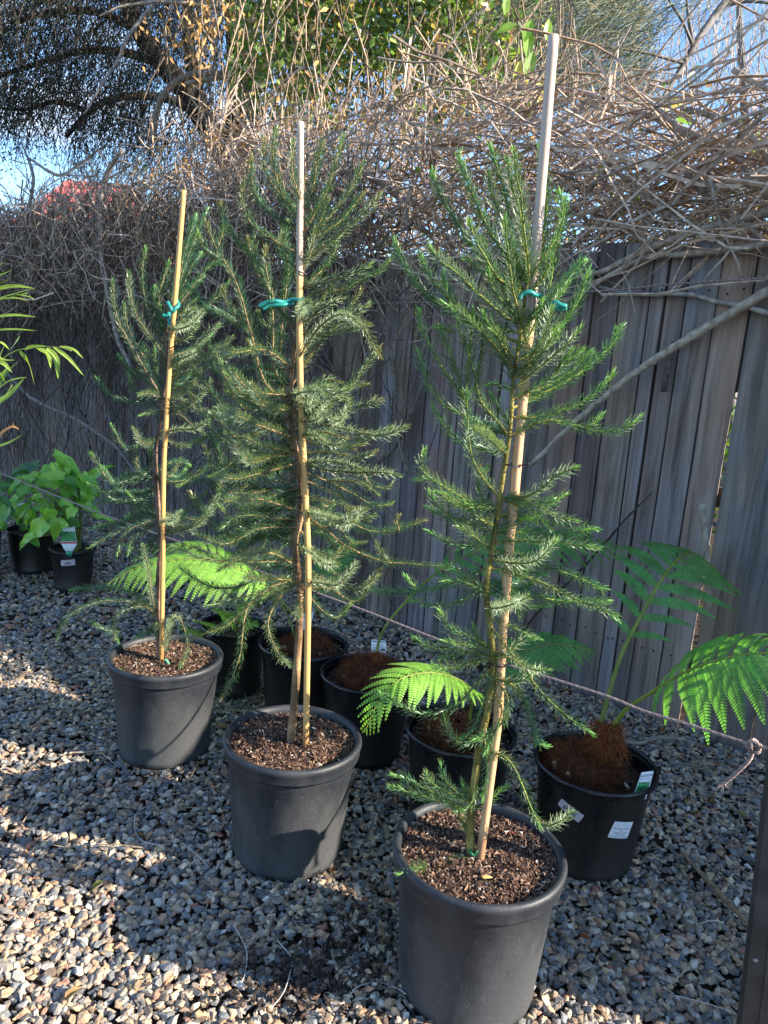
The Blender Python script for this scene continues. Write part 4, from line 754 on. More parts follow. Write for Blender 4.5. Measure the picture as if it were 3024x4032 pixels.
Cq = tr_((1400, 2500), 1.1555, [
 [(466, 110), (400, 180), (340, 240), (260, 270), (180, 260), (85, 200)], [-.10, (470, 60), (560, 100), (620, 180), (700, 260), (808, 338)], [(470, 140), (560, 190), (600, 280), (620, 360), (655, 378)],
 [-.06, (470, 140), (520, 220), (490, 310), (440, 345), (405, 355)], [(460, 300), (420, 350), (365, 375), (320, 330), (300, 275)], [-.12, (445, 390), (510, 420), (560, 500), (595, 590), (625, 650)], [-.13, (605, 610), (640, 650), (690, 640), (737, 604)],
 [(400, 690), (350, 610), (300, 560), (200, 510), (120, 478)], [(350, 600), (250, 555), (120, 518)], [(330, 580), (310, 500), (290, 440)], [(300, 560), (265, 510), (240, 468)], [-.1, (385, 745), (330, 770), (250, 800), (215, 790), (150, 812)],
 [(410, 590), (460, 560), (515, 515)], [-.05, (460, 330), (448, 450), (432, 560)], [(466, 110), (440, 220), (400, 320), (360, 350)], [-.06, (470, 200), (500, 250), (480, 320), (440, 400)], [(405, 560), (380, 530), (365, 500)], [-.04, (415, 500), (400, 560), (380, 590), (345, 600)],
 [(395, 600), (340, 570), (280, 560), (230, 555)], [(470, 90), (520, 60), (560, 20), (610, 10)]])
T1px = [(1862, 3395), (1855, 3340), (1853, 3232), (1888, 2930), (1896, 2976 - 100), (1923, 2787), (1942, 2597), (1929, 2461), (1915, 2325), (1934, 2184), (1961, 2016), (1977, 1898), (2008, 1695), (2023, 1478), (2047, 1334), (2066, 1189), (2075, 1120)]
T1px = [(1862, 3395), (1855, 3340), (1853, 3232), (1886, 2950), (1923, 2787), (1942, 2597), (1929, 2461), (1915, 2325), (1934, 2184), (1961, 2016), (1977, 1898), (2008, 1695), (2023, 1478), (2047, 1334), (2066, 1189), (2075, 1120)]
side = [[(1950, 1950), (1897, 1877), (1856, 1796), (1839, 1669), (1836, 1540)]]
def fillers(seed, n, xc, y0_, y1_, lmin, lmax, rise, pr=.5, dmax=.22):
    g = np.random.default_rng(seed); out = []
    for k in range(n):
        y0 = g.uniform(y0_, y1_); s_ = -1 if g.random() < pr else 1; L_ = g.uniform(lmin, lmax); a_ = g.normal() * .3 - rise(y0); c_ = g.normal() * .14; q_ = -abs(g.normal()) * .28; x0 = xc(y0)
        out.append([float(g.uniform(-dmax, dmax)), (x0, y0), (x0 + s_ * L_ * .35, y0 + L_ * (a_ * .35 + c_)), (x0 + s_ * L_ * .7, y0 + L_ * (a_ * .7 + c_)), (x0 + s_ * L_, y0 + L_ * (a_ * .85 + q_))])
    return out
FILL1 = fillers(811, 20, lambda y: np.interp(y, [1100, 1700, 2200, 2900], [2070, 2005, 1935, 1895]), 1250, 2700, 110, 330, lambda y: np.interp(y, [1200, 1900, 2300, 2700], [1.0, .45, .0, -.6]), .58)
FILL3 = fillers(813, 26, lambda y: np.interp(y, [1100, 1400, 1800, 2300], [675, 660, 615, 625]), 1250, 2250, 90, 260, lambda y: np.interp(y, [1200, 1700, 2000, 2400], [.9, .2, .0, -.3]), .5)
conifer(0, (.2755, 1.5401), T1px, 1.54, .0105, .0030, A + Bq + Cq + side + FILL1, 'tallest bright green conifer sapling in the nearest pot at right', 101, .0215)

D = tr_((700, 450), .998, [
 [(490, 400), (430, 340), (390, 250), (380, 150), (388, 60)], [(485, 410), (420, 330), (370, 270), (340, 200), (340, 100)], [(490, 370), (470, 300), (450, 220), (455, 110)], [(495, 390), (530, 300), (550, 200), (575, 110)],
 [(495, 460), (540, 390), (590, 300), (620, 200), (655, 90)], [(495, 500), (580, 420), (640, 350), (690, 280), (735, 190)], [(490, 440), (450, 440), (380, 400), (320, 340), (290, 260), (290, 170)], [(492, 540), (440, 530), (370, 490), (300, 440), (260, 360), (260, 268)],
 [(495, 520), (620, 440), (680, 380), (735, 308)], [(495, 570), (600, 500), (680, 440), (740, 380), (800, 318)], [(490, 510), (540, 460), (570, 400), (590, 330)], [(490, 620), (520, 560), (530, 510), (542, 450)],
 [(375, 850), (370, 720), (340, 640), (300, 560), (230, 490), (190, 420), (168, 345)], [(430, 1150), (360, 1080), (320, 1000), (300, 920), (270, 800), (250, 720), (220, 640), (180, 570), (140, 500), (115, 430)], [(160, 520), (175, 470), (182, 430)], [(200, 600), (140, 560), (95, 520), (78, 468)],
 [(400, 1100), (380, 1000), (375, 850), (370, 700), (350, 620), (345, 528)], [(365, 700), (340, 650), (310, 590), (300, 478)], [(440, 1180), (405, 1040), (410, 850), (430, 680), (440, 600), (425, 500), (432, 420)], [(345, 950), (310, 840), (270, 760), (248, 650)],
 [(300, 870), (240, 830), (170, 790), (100, 750), (40, 678)], [(270, 830), (210, 770), (175, 690)], [(495, 720), (560, 700), (650, 690), (720, 650), (790, 620), (842, 568)], [(493, 690), (540, 670), (620, 650), (700, 620), (765, 588)],
 [(485, 820), (540, 790), (600, 750), (655, 728)], [(485, 870), (620, 830), (690, 790), (755, 748)], [(485, 880), (570, 870), (660, 850), (755, 828)], [(487, 800), (560, 740), (600, 680)], [(495, 700), (540, 640), (590, 590), (630, 518)],
 [(470, 1200), (640, 1120), (710, 1040), (750, 980), (795, 922)], [-.25, (485, 800), (500, 760), (510, 745)], [(430, 620), (410, 560), (400, 500), (415, 470)], [(490, 450), (440, 380), (410, 330), (400, 250)], [(495, 430), (560, 360), (580, 310), (600, 290)],
 [(430, 680), (460, 640), (470, 600)], [(320, 640), (290, 560), (275, 490)], [(492, 600), (450, 560), (420, 540)], [(410, 850), (450, 800), (470, 760), (455, 720)], [(380, 900), (340, 830), (320, 780)], [(490, 350), (480, 280), (470, 230)], [(500, 560), (560, 520), (620, 500), (650, 470)]])
E_ = tr_((700, 1400), 1.0504, [
 [(440, 210), (520, 190), (580, 150), (645, 125)], [(430, 220), (520, 230), (600, 220), (680, 190), (768, 165)], [(440, 240), (540, 260), (640, 280), (760, 300), (858, 268)], [(440, 260), (560, 290), (680, 320), (800, 268)],
 [(450, 380), (560, 360), (680, 380), (745, 358)], [(450, 400), (560, 430), (660, 440), (760, 440), (832, 450)], [(450, 420), (560, 470), (660, 520), (730, 560), (798, 555)], [(460, 560), (560, 590), (640, 620), (730, 660), (830, 650), (930, 618)],
 [(470, 600), (560, 660), (640, 720), (760, 770), (860, 780), (1010, 792)], [(460, 640), (520, 740), (560, 780), (608, 832)], [(430, 200), (340, 180), (260, 150), (188, 140)], [(430, 230), (340, 210), (270, 240), (188, 232)],
 [(430, 260), (330, 270), (270, 320), (200, 400), (115, 455)], [(430, 300), (330, 380), (250, 400), (100, 420), (5, 485)], [(440, 350), (360, 430), (200, 440), (100, 520), (15, 605)], [(430, 500), (310, 500), (200, 480), (165, 380), (138, 308)], [(165, 370), (180, 330), (190, 316)],
 [-.4, (430, 320), (300, 260), (200, 215), (160, 200)], [(440, 450), (380, 470), (300, 480), (235, 500)], [(440, 600), (350, 610), (240, 600), (165, 645)], [(445, 640), (360, 680), (250, 690), (135, 650)], [(445, 720), (350, 660), (300, 740), (235, 732)],
 [-.2, (445, 750), (350, 770), (220, 770), (100, 760), (-10, 718)], [-.15, (450, 790), (360, 870), (270, 900), (115, 938)], [(440, 320), (520, 330), (580, 320), (660, 350)], [(450, 470), (550, 500), (620, 540), (640, 600)], [(455, 620), (540, 640), (600, 640), (650, 700), (700, 700)],
 [(430, 350), (360, 330), (290, 350), (230, 330)], [(440, 480), (360, 520), (290, 560), (230, 570)], [(440, 540), (330, 560), (260, 620), (200, 690)], [(450, 680), (370, 740), (300, 790), (260, 840)], [(430, 160), (500, 120), (560, 90), (610, 100)],
 [(430, 200), (520, 130), (590, 120)], [(440, 420), (500, 400), (600, 400), (680, 420), (720, 460)], [(445, 500), (400, 560), (330, 600)], [(430, 120), (380, 60), (330, 40)], [(430, 280), (520, 300), (600, 340), (700, 330)], [(640, 620), (690, 610), (740, 600)], [(800, 780), (760, 740), (745, 705)],
 [(830, 655), (820, 620), (830, 600)], [(680, 420), (720, 480), (780, 500), (800, 480)], [(560, 470), (620, 470), (700, 480), (750, 520)], [(440, 440), (380, 420), (320, 420), (260, 450), (220, 460)], [(430, 340), (370, 390), (310, 430), (270, 520)]])
E2 = tr_((800, 1900), .5425, [
 [-.25, (690, 640), (600, 720), (480, 770), (350, 870), (310, 950), (290, 1100), (270, 1250), (210, 1430), (140, 1560)], [-.22, (700, 740), (560, 830), (490, 960), (480, 1080), (560, 1250), (645, 1335)], [-.2, (690, 700), (450, 810), (300, 930), (180, 1030), (20, 1095)],
 [(710, 90), (620, 100), (540, 160)], [(720, 100), (900, 130), (1060, 170), (1120, 180)], [-.1, (705, 850), (690, 900), (690, 950), (685, 980)], [(350, 870), (250, 880), (120, 890)], [-.2, (600, 720), (520, 700), (400, 700), (300, 690)]])
T2px = [(1146, 2935), (1147, 2898), (1163, 2714), (1174, 2551), (1182, 2388), (1180, 2280), (1163, 2144), (1185, 2036), (1188, 1954), (1172, 1800), (1146, 1662), (1146, 1505), (1155, 1400), (1180, 1250), (1190, 1100), (1195, 950), (1190, 800), (1200, 700)]
g9 = np.random.default_rng(515); FILL = []                              # inner branches filling the middle of the crown
for k in range(74):
    y0 = g9.uniform(1430, 2320); s_ = -1 if g9.random() < .62 else 1; L_ = g9.uniform(120, 430) * (1 if s_ < 0 else .8); a_ = g9.normal() * .42 + max(0, (y0 - 1950) / 1100)
    ox = g9.uniform(0, .5) * L_ * (g9.random() < .5); x0 = 1160 + (y0 - 1500) * .02 + s_ * ox; L_ -= ox * .6; c_ = g9.normal() * .18; q_ = -abs(g9.normal()) * .30
    FILL.append([float(g9.uniform(-.28, .25)), (x0, y0), (x0 + s_ * L_ * .35, y0 + L_ * (a_ * .35 + c_)), (x0 + s_ * L_ * .7, y0 + L_ * (a_ * .7 + c_)), (x0 + s_ * L_, y0 + L_ * (a_ * .85 + q_))])
conifer(1, (-.2141, 1.9883), T2px, 1.99, .0125, .0025, D + E_ + E2 + FILL, 'bushiest conifer sapling with orange-brown stems, in the middle pot', 202, .0215)

Fq = tr_((350, 750), .748, [
 [(400, 1110), (330, 1000), (270, 900), (210, 800), (160, 700), (130, 600), (125, 478)], [(400, 900), (360, 820), (300, 740), (250, 660), (215, 560), (210, 438)], [(400, 850), (370, 760), (310, 640), (285, 530), (280, 420), (297, 305)], [(290, 880), (240, 790), (200, 700), (185, 598)],
 [(405, 800), (375, 680), (370, 560), (390, 480), (420, 378)], [(405, 740), (415, 640), (430, 540), (437, 432)], [(420, 830), (450, 740), (500, 670), (562, 618)], [(415, 950), (510, 870), (600, 780), (690, 708)], [(415, 980), (480, 930), (600, 890), (680, 840), (757, 770)],
 [(410, 1000), (500, 960), (600, 940), (690, 900), (782, 848)], [(380, 1070), (300, 1000), (220, 950), (158, 868)], [(395, 1130), (290, 1120), (200, 1110), (110, 1070), (38, 988)], [(395, 1080), (330, 1000), (290, 900), (288, 808)], [(400, 1040), (380, 1020), (350, 930), (345, 830)],
 [(410, 960), (400, 900), (392, 838)], [(400, 1110), (500, 1060), (560, 1000), (548, 930)], [.25, (420, 640), (470, 480), (500, 330), (540, 200), (562, 130)], [.3, (415, 700), (500, 420), (560, 250), (625, 95)], [.2, (420, 680), (470, 580), (530, 510), (602, 455)], [.25, (410, 760), (460, 600), (540, 400), (590, 330)],
 [(400, 1130), (480, 1180), (560, 1250), (620, 1290)], [(400, 1100), (500, 1110), (560, 1150), (640, 1160)], [(395, 1150), (330, 1170), (270, 1185)], [(405, 1020), (470, 1000), (540, 1010), (640, 1050)], [(405, 760), (360, 640), (340, 560), (345, 510)], [(380, 700), (385, 650), (372, 610)],
 [(400, 950), (340, 900), (300, 850), (270, 830)], [(405, 1060), (460, 1040), (520, 1060), (580, 1100)], [(400, 1000), (450, 970), (470, 930)], [(400, 1090), (300, 1080), (240, 1050), (210, 970)]])
Gq = tr_((200, 1600), .906, [
 [(460, 300), (420, 310), (385, 270), (373, 178)], [(462, 250), (400, 290), (340, 300), (295, 312)], [(462, 310), (380, 320), (310, 340), (240, 370), (165, 338)], [(470, 440), (390, 435), (320, 415), (250, 410), (185, 432)], [(470, 470), (400, 480), (320, 500), (240, 520), (178, 530)],
 [(470, 490), (420, 500), (350, 530), (310, 570), (288, 640)], [(470, 600), (380, 620), (328, 608)], [(480, 130), (540, 165), (605, 172)], [-.12, (440, 900), (400, 860), (310, 850), (220, 850), (130, 880), (60, 930), (28, 1010)], [(450, 920), (400, 850), (340, 810), (260, 790), (170, 790), (88, 800)],
 [-.12, (455, 930), (430, 880), (370, 870), (300, 900), (270, 960), (292, 1022)], [(300, 980), (240, 975), (183, 938)], [-.08, (465, 1050), (505, 980), (530, 925), (560, 920), (585, 980), (592, 1060), (560, 1135)], [-.08, (465, 1060), (500, 1030), (515, 960), (522, 930)], [-.13, (465, 1080), (430, 1150), (370, 1190), (308, 1148)],
 [-.1, (465, 1080), (480, 1170), (430, 1200), (400, 1195)], [(465, 900), (440, 830), (425, 720), (400, 600)], [(470, 540), (510, 500), (550, 490)], [(470, 560), (520, 545), (555, 530)], [-.05, (465, 1020), (460, 970), (462, 950)], [(470, 520), (400, 540), (350, 580), (335, 640)], [(470, 500), (430, 460), (380, 470), (330, 480)],
 [(465, 350), (420, 380), (390, 420), (385, 460)], [(455, 940), (410, 990), (370, 1005)], [(465, 560), (430, 590), (400, 640), (360, 670)], [(470, 510), (360, 520), (290, 545), (220, 580), (165, 615)], [(465, 230), (430, 210), (440, 170)]])
T3px = [(632, 2600), (630, 2587), (621, 2415), (626, 2234), (635, 2144), (621, 1962), (612, 1781), (635, 1645), (645, 1540), (664, 1460), (653, 1348), (655, 1274), (679, 1072)]
conifer(2, (-.7355, 2.4974), T3px, 2.50, .0115, .0025, Fq + Gq + FILL3, 'smallest conifer sapling with reddish stem in the left pot', 303, .0215)

# stakes
def stake(px, Y, r, col, label, wt=0, nodes=()):
    P = np.array([onY(p, Y + dy) for p, dy in px]); P[0, 2] -= .06; p = spline(P, 60); rr = np.full(60, r) * (1 + .015 * np.sin(np.arange(60) * .6))
    for q in nodes: rr[int(q * 59)] *= 1.10
    V, F = tubes(p[None], rr[None], 10, True); u = np.linspace(0, 1, 60)[:, None]; c = np.array(col) * (1 - .0 * u)
    if wt: c = np.where(u > wt, np.array([.50, .38, .30]), c)
    c = np.where(u < .06, c * np.array([.55, .5, .5]), c)
    o = bpy.data.objects.new('garden_stake', mesh('garden_stake', V - P[0], F, M_bamboo, np.repeat(np.broadcast_to(c, (60, 3)), 10, 0), True)); o.location = P[0]; link(o); tag(o, label, 'stake', 'stakes in the conifer pots')
stake([((1890, 3362), -.015), ((1949, 2930), -.005), ((1961, 2814), 0), ((1977, 2542), 0), ((2004, 2163), .005), ((2021, 2016), .005), ((2037, 1816), .01), ((2081, 1334), .015), ((2105, 1045), .015), ((2180, 140), .015)], 1.54, .0098, (.60, .36, .19), 'thick pale stake rising highest, tied to the tallest sapling', .70, (.25, .5, .63))
stake([((1207, 2925), -.02), ((1212, 2442), -.03), ((1212, 2171), -.025), ((1201, 1927), -.02), ((1180, 1400), -.015), ((1183, 480), .0)], 1.99, .0090, (.62, .37, .14), 'orange bamboo stake beside the middle sapling', .78, (.3, .52, .7))
stake([((635, 2587), -.02), ((641, 2234), -.02), ((644, 1872), -.02), ((657, 1618), -.02), ((672, 1386), -.01), ((694, 1124), -.01), ((724, 750), .0)], 2.50, .0080, (.66, .36, .12), 'thin orange bamboo stake in the left pot', 0, (.2, .45, .7))

# ties
def tie(pts, Y, r, m, label, cat, group, name='plant_tie'):
    P = np.array([onY(p[:2], Y + (p[2] if len(p) > 2 else 0)) for p in pts]); p = spline(P, max(12, int(plen(P) / .003))); V, F = tubes(p[None], np.full((1, len(p)), r), 7, True)
    o = bpy.data.objects.new(name, mesh(name, V - P[0], F, m, None, True)); o.location = P[0]; link(o); tag(o, label, cat, group)
tie([(2044, 1178, -.02), (2055, 1160, -.02), (2085, 1150, -.022), (2105, 1160, -.018), (2130, 1166, 0), (2150, 1190, .0), (2165, 1204, -.02), (2185, 1192, -.03), (2210, 1203, -.035), (2230, 1206, -.035)], 1.54, .0052, M_tie, 'soft teal tie with a loose end, on the tallest stake', 'plant tie', 'teal rubber ties')
tie([(2230, 1212, -.03), (2200, 1216, -.03), (2170, 1206, -.02), (2145, 1188, .0)], 1.545, .0045, M_tie, 'second loose end of the teal tie at the tallest stake', 'plant tie', 'teal rubber ties')
tie([(1020, 1206, -.03), (1045, 1192, -.03), (1085, 1185, -.03), (1120, 1190, -.02), (1150, 1180, -.02), (1175, 1182, -.03), (1200, 1176, -.03)], 1.99, .0055, M_tie, 'teal tie stretched left of the middle stake', 'plant tie', 'teal rubber ties')
tie([(1035, 1218, -.03), (1060, 1205, -.03), (1110, 1200, -.03), (1160, 1196, -.01)], 1.99, .005, M_tie, 'lower strand of the teal tie at the middle stake', 'plant tie', 'teal rubber ties')
tie([(660, 1190, -.02), (672, 1212, -.03), (680, 1228, -.03), (690, 1215, -.03), (702, 1205, -.02), (700, 1190, 0), (695, 1180, .02)], 2.5, .0060, M_tie, 'knotted teal tie around the left stake', 'plant tie', 'teal rubber ties')
tie([(668, 1280, -.03), (666, 1250, -.03), (668, 1232, -.03), (655, 1245, -.03), (640, 1240, -.03)], 2.49, .0060, M_tie, 'hanging ends of the teal tie at the left stake', 'plant tie', 'teal rubber ties')
def wire(cx, cy, w_, Y, label):
    P = []; c0, c1 = onY((cx - w_, cy), Y), onY((cx + w_, cy), Y); m = (c0 + c1) / 2; hx_ = (c1 - c0) / 2
    for a in np.linspace(0, 2 * math.pi, 26): P.append(m + hx_ * math.cos(a) + np.array([0, .016, 0]) * math.sin(a) + np.array([0, 0, .003 * math.sin(a * 2)]))
    P += [m + hx_ + np.array([.004, -.008, .002]), m + hx_ + np.array([.016, -.012, .006])]
    p = spline(np.array(P), 60); V, F = tubes(p[None], np.full((1, 60), .0017), 6, True); o = bpy.data.objects.new('wire_tie', mesh('wire_tie', V - m, F, M_wire, None, True)); o.location = m; link(o); tag(o, label, 'wire tie', 'black wire ties')
wire(2018, 1832, 30, 1.54, 'topmost black wire tie on the tallest stake'); wire(1972, 2190, 42, 1.54, 'black wire tie halfway down the tallest sapling stem'); wire(1955, 2612, 40, 1.54, 'lowest black wire tie on the tallest sapling, by the rope')
wire(1190, 1960, 26, 1.985, 'black wire tie at mid height of the middle sapling'); wire(1192, 1076, 22, 1.985, 'highest black wire tie on the middle stake'); wire(1200, 2332, 30, 1.98, 'lowest black wire tie on the middle stake')
wire(640, 1758, 32, 2.49, 'black wire tie with pointed ends on the left sapling'); wire(664, 1366, 18, 2.49, 'black wire tie just below the teal knot on the left stake')
tie([(1850, 3345, -.01), (1857, 3362, -.02), (1868, 3366, -.02), (1880, 3350, -.02)], 1.54, .0028, mat('green_clip', (.01, .16, .07), .4), 'small green clip at the foot of the tallest sapling', 'clip', None, 'plant_clip')
tie([(648, 2596, -.03), (658, 2604, -.03), (664, 2616, -.03)], 2.5, .005, mat('green_clip', (.05, .30, .15), .4), 'small green clip on the soil of the left pot', 'clip', None, 'plant_clip')

# small things on the soil
def chip_at(px, z, size, col, label, name, cat, ang=0):
    c = onZ(px, z); g = np.random.default_rng(int(px[0])); v, f_ = T2[0]; v = v * np.array(size); ca, sa = math.cos(ang), math.sin(ang); v = v @ np.array([[ca, sa, 0], [-sa, ca, 0], [0, 0, 1]])
    o = bpy.data.objects.new(name, mesh(name, v, f_, M_chip, np.tile(col, (len(v), 1)))); o.location = c; link(o); tag(o, label, cat)
chip_at((2010, 3278), .350, (.021, .0022, .0018), lin('e0604a'), 'small red plastic stick on the soil of the nearest pot', 'plastic_stick', 'plastic stick', -.3)
chip_at((1917, 3452), .352, (.014, .006, .003), lin('c9a566'), 'pale yellow wood chip on the soil of the nearest pot', 'wood_chip', 'wood chip', .15)

# ================================================================== ROPES
def rope(P, r, label, pitch=.022, col=(.26, .19, .17)):
    L_ = plen(P); n = int(L_ / pitch * 5); p = spline(P, n); T = nrm(np.gradient(p, axis=0)); N_ = nrm(np.cross(T, [0, 0, 1])); B_ = np.cross(T, N_); s = np.linspace(0, L_, n); mb = MB()
    for k in range(3):
        a = s / pitch * 2 * math.pi + k * 2 * math.pi / 3; q = p + r * .5 * (np.cos(a)[:, None] * N_ + np.sin(a)[:, None] * B_); V, F = tubes(q[None], np.full((1, n), r * .58), 4)
        mb.add(V, F, np.array(col) * (1.25, .8, 1.0)[k])
    o = mb.build('rope', M_rope, None, True); return tag(o, label, 'rope', 'ropes strung along the fence')
P = np.array([onF(p, .10) for p in ((3120, 1083), (3024, 1093), (2800, 1108), (2600, 1123), (2450, 1140), (2260, 1152))] + [onF(p, .12) for p in ((1800, 1186), (1400, 1196), (1000, 1203), (500, 1205), (0, 1203), (-250, 1203))])
rope(P, .0042, 'thin twisted rope strung level across the palings at tie height')
OFFR = 1.33
P = np.array([onF(p, OFFR) for p in ((-200, 1786), (0, 1863), (190, 1939), (325, 1993), (450, 2042), (850, 2185), (1234, 2329), (1451, 2410), (1700, 2508), (1988, 2613), (2178, 2673), (2395, 2743), (2537, 2800), (2741, 2862), (2963, 2933), (3060, 2952))])
rope(P, .0044, 'lower twisted rope sagging past the pots and ending in a knot at right', col=(.30, .23, .21))
kn = onF((2968, 2938), OFFR); a = np.linspace(0, 4 * math.pi, 40); q = kn + np.stack([.012 * np.cos(a), .011 * np.sin(a * 1.5) + 0, .011 * np.sin(a)], 1)
o = rope(q, .0048, 'knot in the lower rope at the right edge', .014, (.30, .22, .20)); o.name = 'rope_knot'; o['category'] = 'knot'; del o['group']
P = np.array([onF(p, OFFR + .005 * i) for i, p in enumerate(((2968, 2945), (2955, 2985), (2930, 3015), (2890, 3052), (2850, 3085)))]); o = rope(P, .0054, 'loose frayed rope tail hanging from the knot', .020, (.30, .22, .20)); o.name = 'rope_tail'; del o['group']
fr = P[-1]; g6 = np.random.default_rng(8); n = 26; v_, f_, _ = twig_batch(np.tile(fr, (n, 1)), nrm(np.array([-.5, 0, -.75]) + g6.normal(size=(n, 3)) * .45), g6.uniform(.010, .022, n), np.full(n, .0007), g6, 3); mb = MB(); mb.add(v_, f_, (.55, .38, .32)); mb.build('frayed_end', M_rope, o)

# ================================================================== TREE FERNS
def fern_root(c, z, label, cat='tree fern', group='potted tree ferns'): return empty('tree_fern', (c[0], c[1], z), label, cat, group)
def stump(root, c, z0, r, h, seed, nh=1600, tuft=None):
    g = np.random.default_rng(seed); prof = [(r * math.cos(t) ** .7, z0 + h * math.sin(t)) for t in np.linspace(0, 1.5, 9)]; V, F = lathe(prof, 28, (c[0], c[1], 0)); V[:, :2] += (nz3(V, 40, seed) * .010)[:, None]; V[:, 2] += nz3(V, 60, 1) * .006
    s_ = obj('stump', V, F, M_fibre, root, np.tile([.055, .02, .010], (len(V), 1)), True)
    a = g.uniform(0, 2 * math.pi, nh); t = g.uniform(0, 1.45, nh); rr = r * np.cos(t) ** .7; P = np.stack([c[0] + rr * np.cos(a), c[1] + rr * np.sin(a), z0 + h * np.sin(t)], 1)
    D = nrm(np.stack([np.cos(a) * .5, np.sin(a) * .5, g.uniform(-.9, .9, nh)], 1) + g.normal(size=(nh, 3)) * .35)
    v_, f_, _ = twig_batch(P, D, g.uniform(.015, .045, nh), np.full(nh, .0007), g, 4, .2); cc = np.array([[.13, .045, .018]]) * g.uniform(.25, 1.9, (nh, 1)); m = MB(); m.add(v_, f_, np.repeat(cc, 12, 0)); m.build('fibre', M_fibre, s_)['kind'] = 'stuff'
    for k in range(7):                                              # broken frond bases
        a_ = g.uniform(0, 6.28); b = np.array([c[0] + r * .75 * math.cos(a_), c[1] + r * .75 * math.sin(a_), z0 + h * .1]); V, F = tube1([b, b + np.array([.02 * math.cos(a_), .02 * math.sin(a_), h * g.uniform(.4, .75)])], [.009, .006], 6, 4); obj('frond_base', V, F, M_bark, s_, np.tile([.26, .16, .09], (len(V), 1)))
def hair_tuft(root, pa, pb, r, seed, n=700):
    g = np.random.default_rng(seed); t = g.random(n)[:, None]; a = g.uniform(0, 6.28, n); ax = nrm(pb - pa); N_, Y_, Z_ = frame(ax[None], g, np.array([0, 1.0, .1])); P = pa * (1 - t) + pb * t + (np.cos(a)[:, None] * Y_ + np.sin(a)[:, None] * Z_) * r * (1.2 - t)
    D = nrm(ax * -.5 + (np.cos(a)[:, None] * Y_ + np.sin(a)[:, None] * Z_) * .5 + g.normal(size=(n, 3)) * .3); v_, f_, _ = twig_batch(P, D, g.uniform(.015, .04, n), np.full(n, .0006), g, 3, .2); m = MB(); m.add(v_, f_, np.repeat(np.array([[.20, .065, .022]]) * g.uniform(.3, 1.6, (n, 1)), 9, 0)); m.build('hair', M_fibre, root)['kind'] = 'stuff'
def frond(root, P, stipe, npin, Lmax, up, g, col, droop=.35, angle=62, profile=None, pinw=.135, name='frond', side_len=(1, 1), tiltd=(0, 0), sr=.0042, cap=300):
    """P rachis points; first `stipe` fraction is bare; pinnae on both sides"""
    p = spline(np.array(P), 90); T = nrm(np.gradient(p, axis=0)); rr = np.linspace(sr, .0012, 90); V, F = tubes(p[None], rr[None], 6)
    fo = obj(name, V, F, M_fern, root, np.tile([.24, .28, .06], (len(V), 1)), True); up = np.array(up, float)
    for i in range(npin):
        t = stipe + (1 - stipe) * (i + .5) / npin; tt = (i + .5) / npin; j = t * 89; i0 = int(j); b = p[i0] + (p[min(i0 + 1, 89)] - p[i0]) * (j - i0); T_ = T[i0]; S_ = nrm(np.cross(T_, up)); U_ = np.cross(S_, T_)
        prf = (profile or (lambda x: (min(1, .35 + 2.4 * x)) * (1 - x ** 2.2) ** .75))(tt)
        for sd_, (sl, td) in ((-1, (side_len[0], tiltd[0])), (1, (side_len[1], tiltd[1]))):
            Lp = Lmax * prf * sl * g.uniform(.94, 1.06); 
            if Lp < .008: continue
            an = math.radians(angle - 22 * tt + g.normal() * 3); d = nrm(T_ * math.cos(an) + S_ * sd_ * math.sin(an) + U_ * td); K = 9; u = np.linspace(0, 1, K)[:, None]
            q = b + d * Lp * (u - .12 * u ** 2) + T_ * Lp * .10 * u ** 2 + np.array([0, 0, -1]) * droop * Lp * u ** 2 * g.uniform(.85, 1.15)
            Tq = nrm(np.gradient(q, axis=0)); n2 = max(5, int(Lp / .0072)); uu = (np.arange(n2) + .5) / n2; idx = uu * (K - 1); i1 = np.minimum(idx.astype(int), K - 2); fr_ = (idx - i1)[:, None]
            bq = q[i1] * (1 - fr_) + q[i1 + 1] * fr_; tq = nrm(Tq[i1] * (1 - fr_) + Tq[i1 + 1] * fr_); Un = nrm(U_ + S_ * sd_ * .15 - tq * (tq @ U_)[:, None]); Sq = nrm(np.cross(tq, Un)); Un = np.cross(Sq, tq)
            pl = Lp * pinw * np.clip(.55 + 2 * uu, 0, 1) * (1 - uu ** 1.9) ** .9 + .0015; m = MB()
            for s2 in (-1, 1):
                a2 = math.radians(66); X2 = nrm(tq * math.cos(a2) + Sq * s2 * math.sin(a2) - Un * .10); Y2 = nrm(np.cross(Un, X2)) ; Z2 = np.cross(X2, Y2); w2 = Lp / n2 * .88
                v_, f_, c_ = inst(PIN_V, PIN_F, bq, X2, Y2, Z2, np.stack([pl, np.full(n2, w2), pl], 1)); m.add(v_, f_, np.repeat(np.asarray(col) * g.uniform(.82, 1.18, (n2, 1)), len(PIN_V), 0))
            V, F = tubes(q[None], np.linspace(.0011, .0004, K)[None], 3); m.add(V, F, np.array([.22, .30, .07])); m.build('pinna', M_fern, fo)
    return fo
PIN_V = np.array([[0, .5, 0], [0, -.5, 0], [.45, .52, .06], [.45, -.42, .06], [.8, .34, .03], [.8, -.24, .03], [1.0, .08, -.06]]); PIN_F = [np.array([[0, 1, 3, 2], [2, 3, 5, 4]]), np.array([[4, 5, 6]])]
g7 = np.random.default_rng(909)
G_SHADE = (.095, .28, .07); G_SUN = (.21, .42, .07); GY = (.30, .44, .10)  # first two are shaded and sunlit fern green, light put into the colour
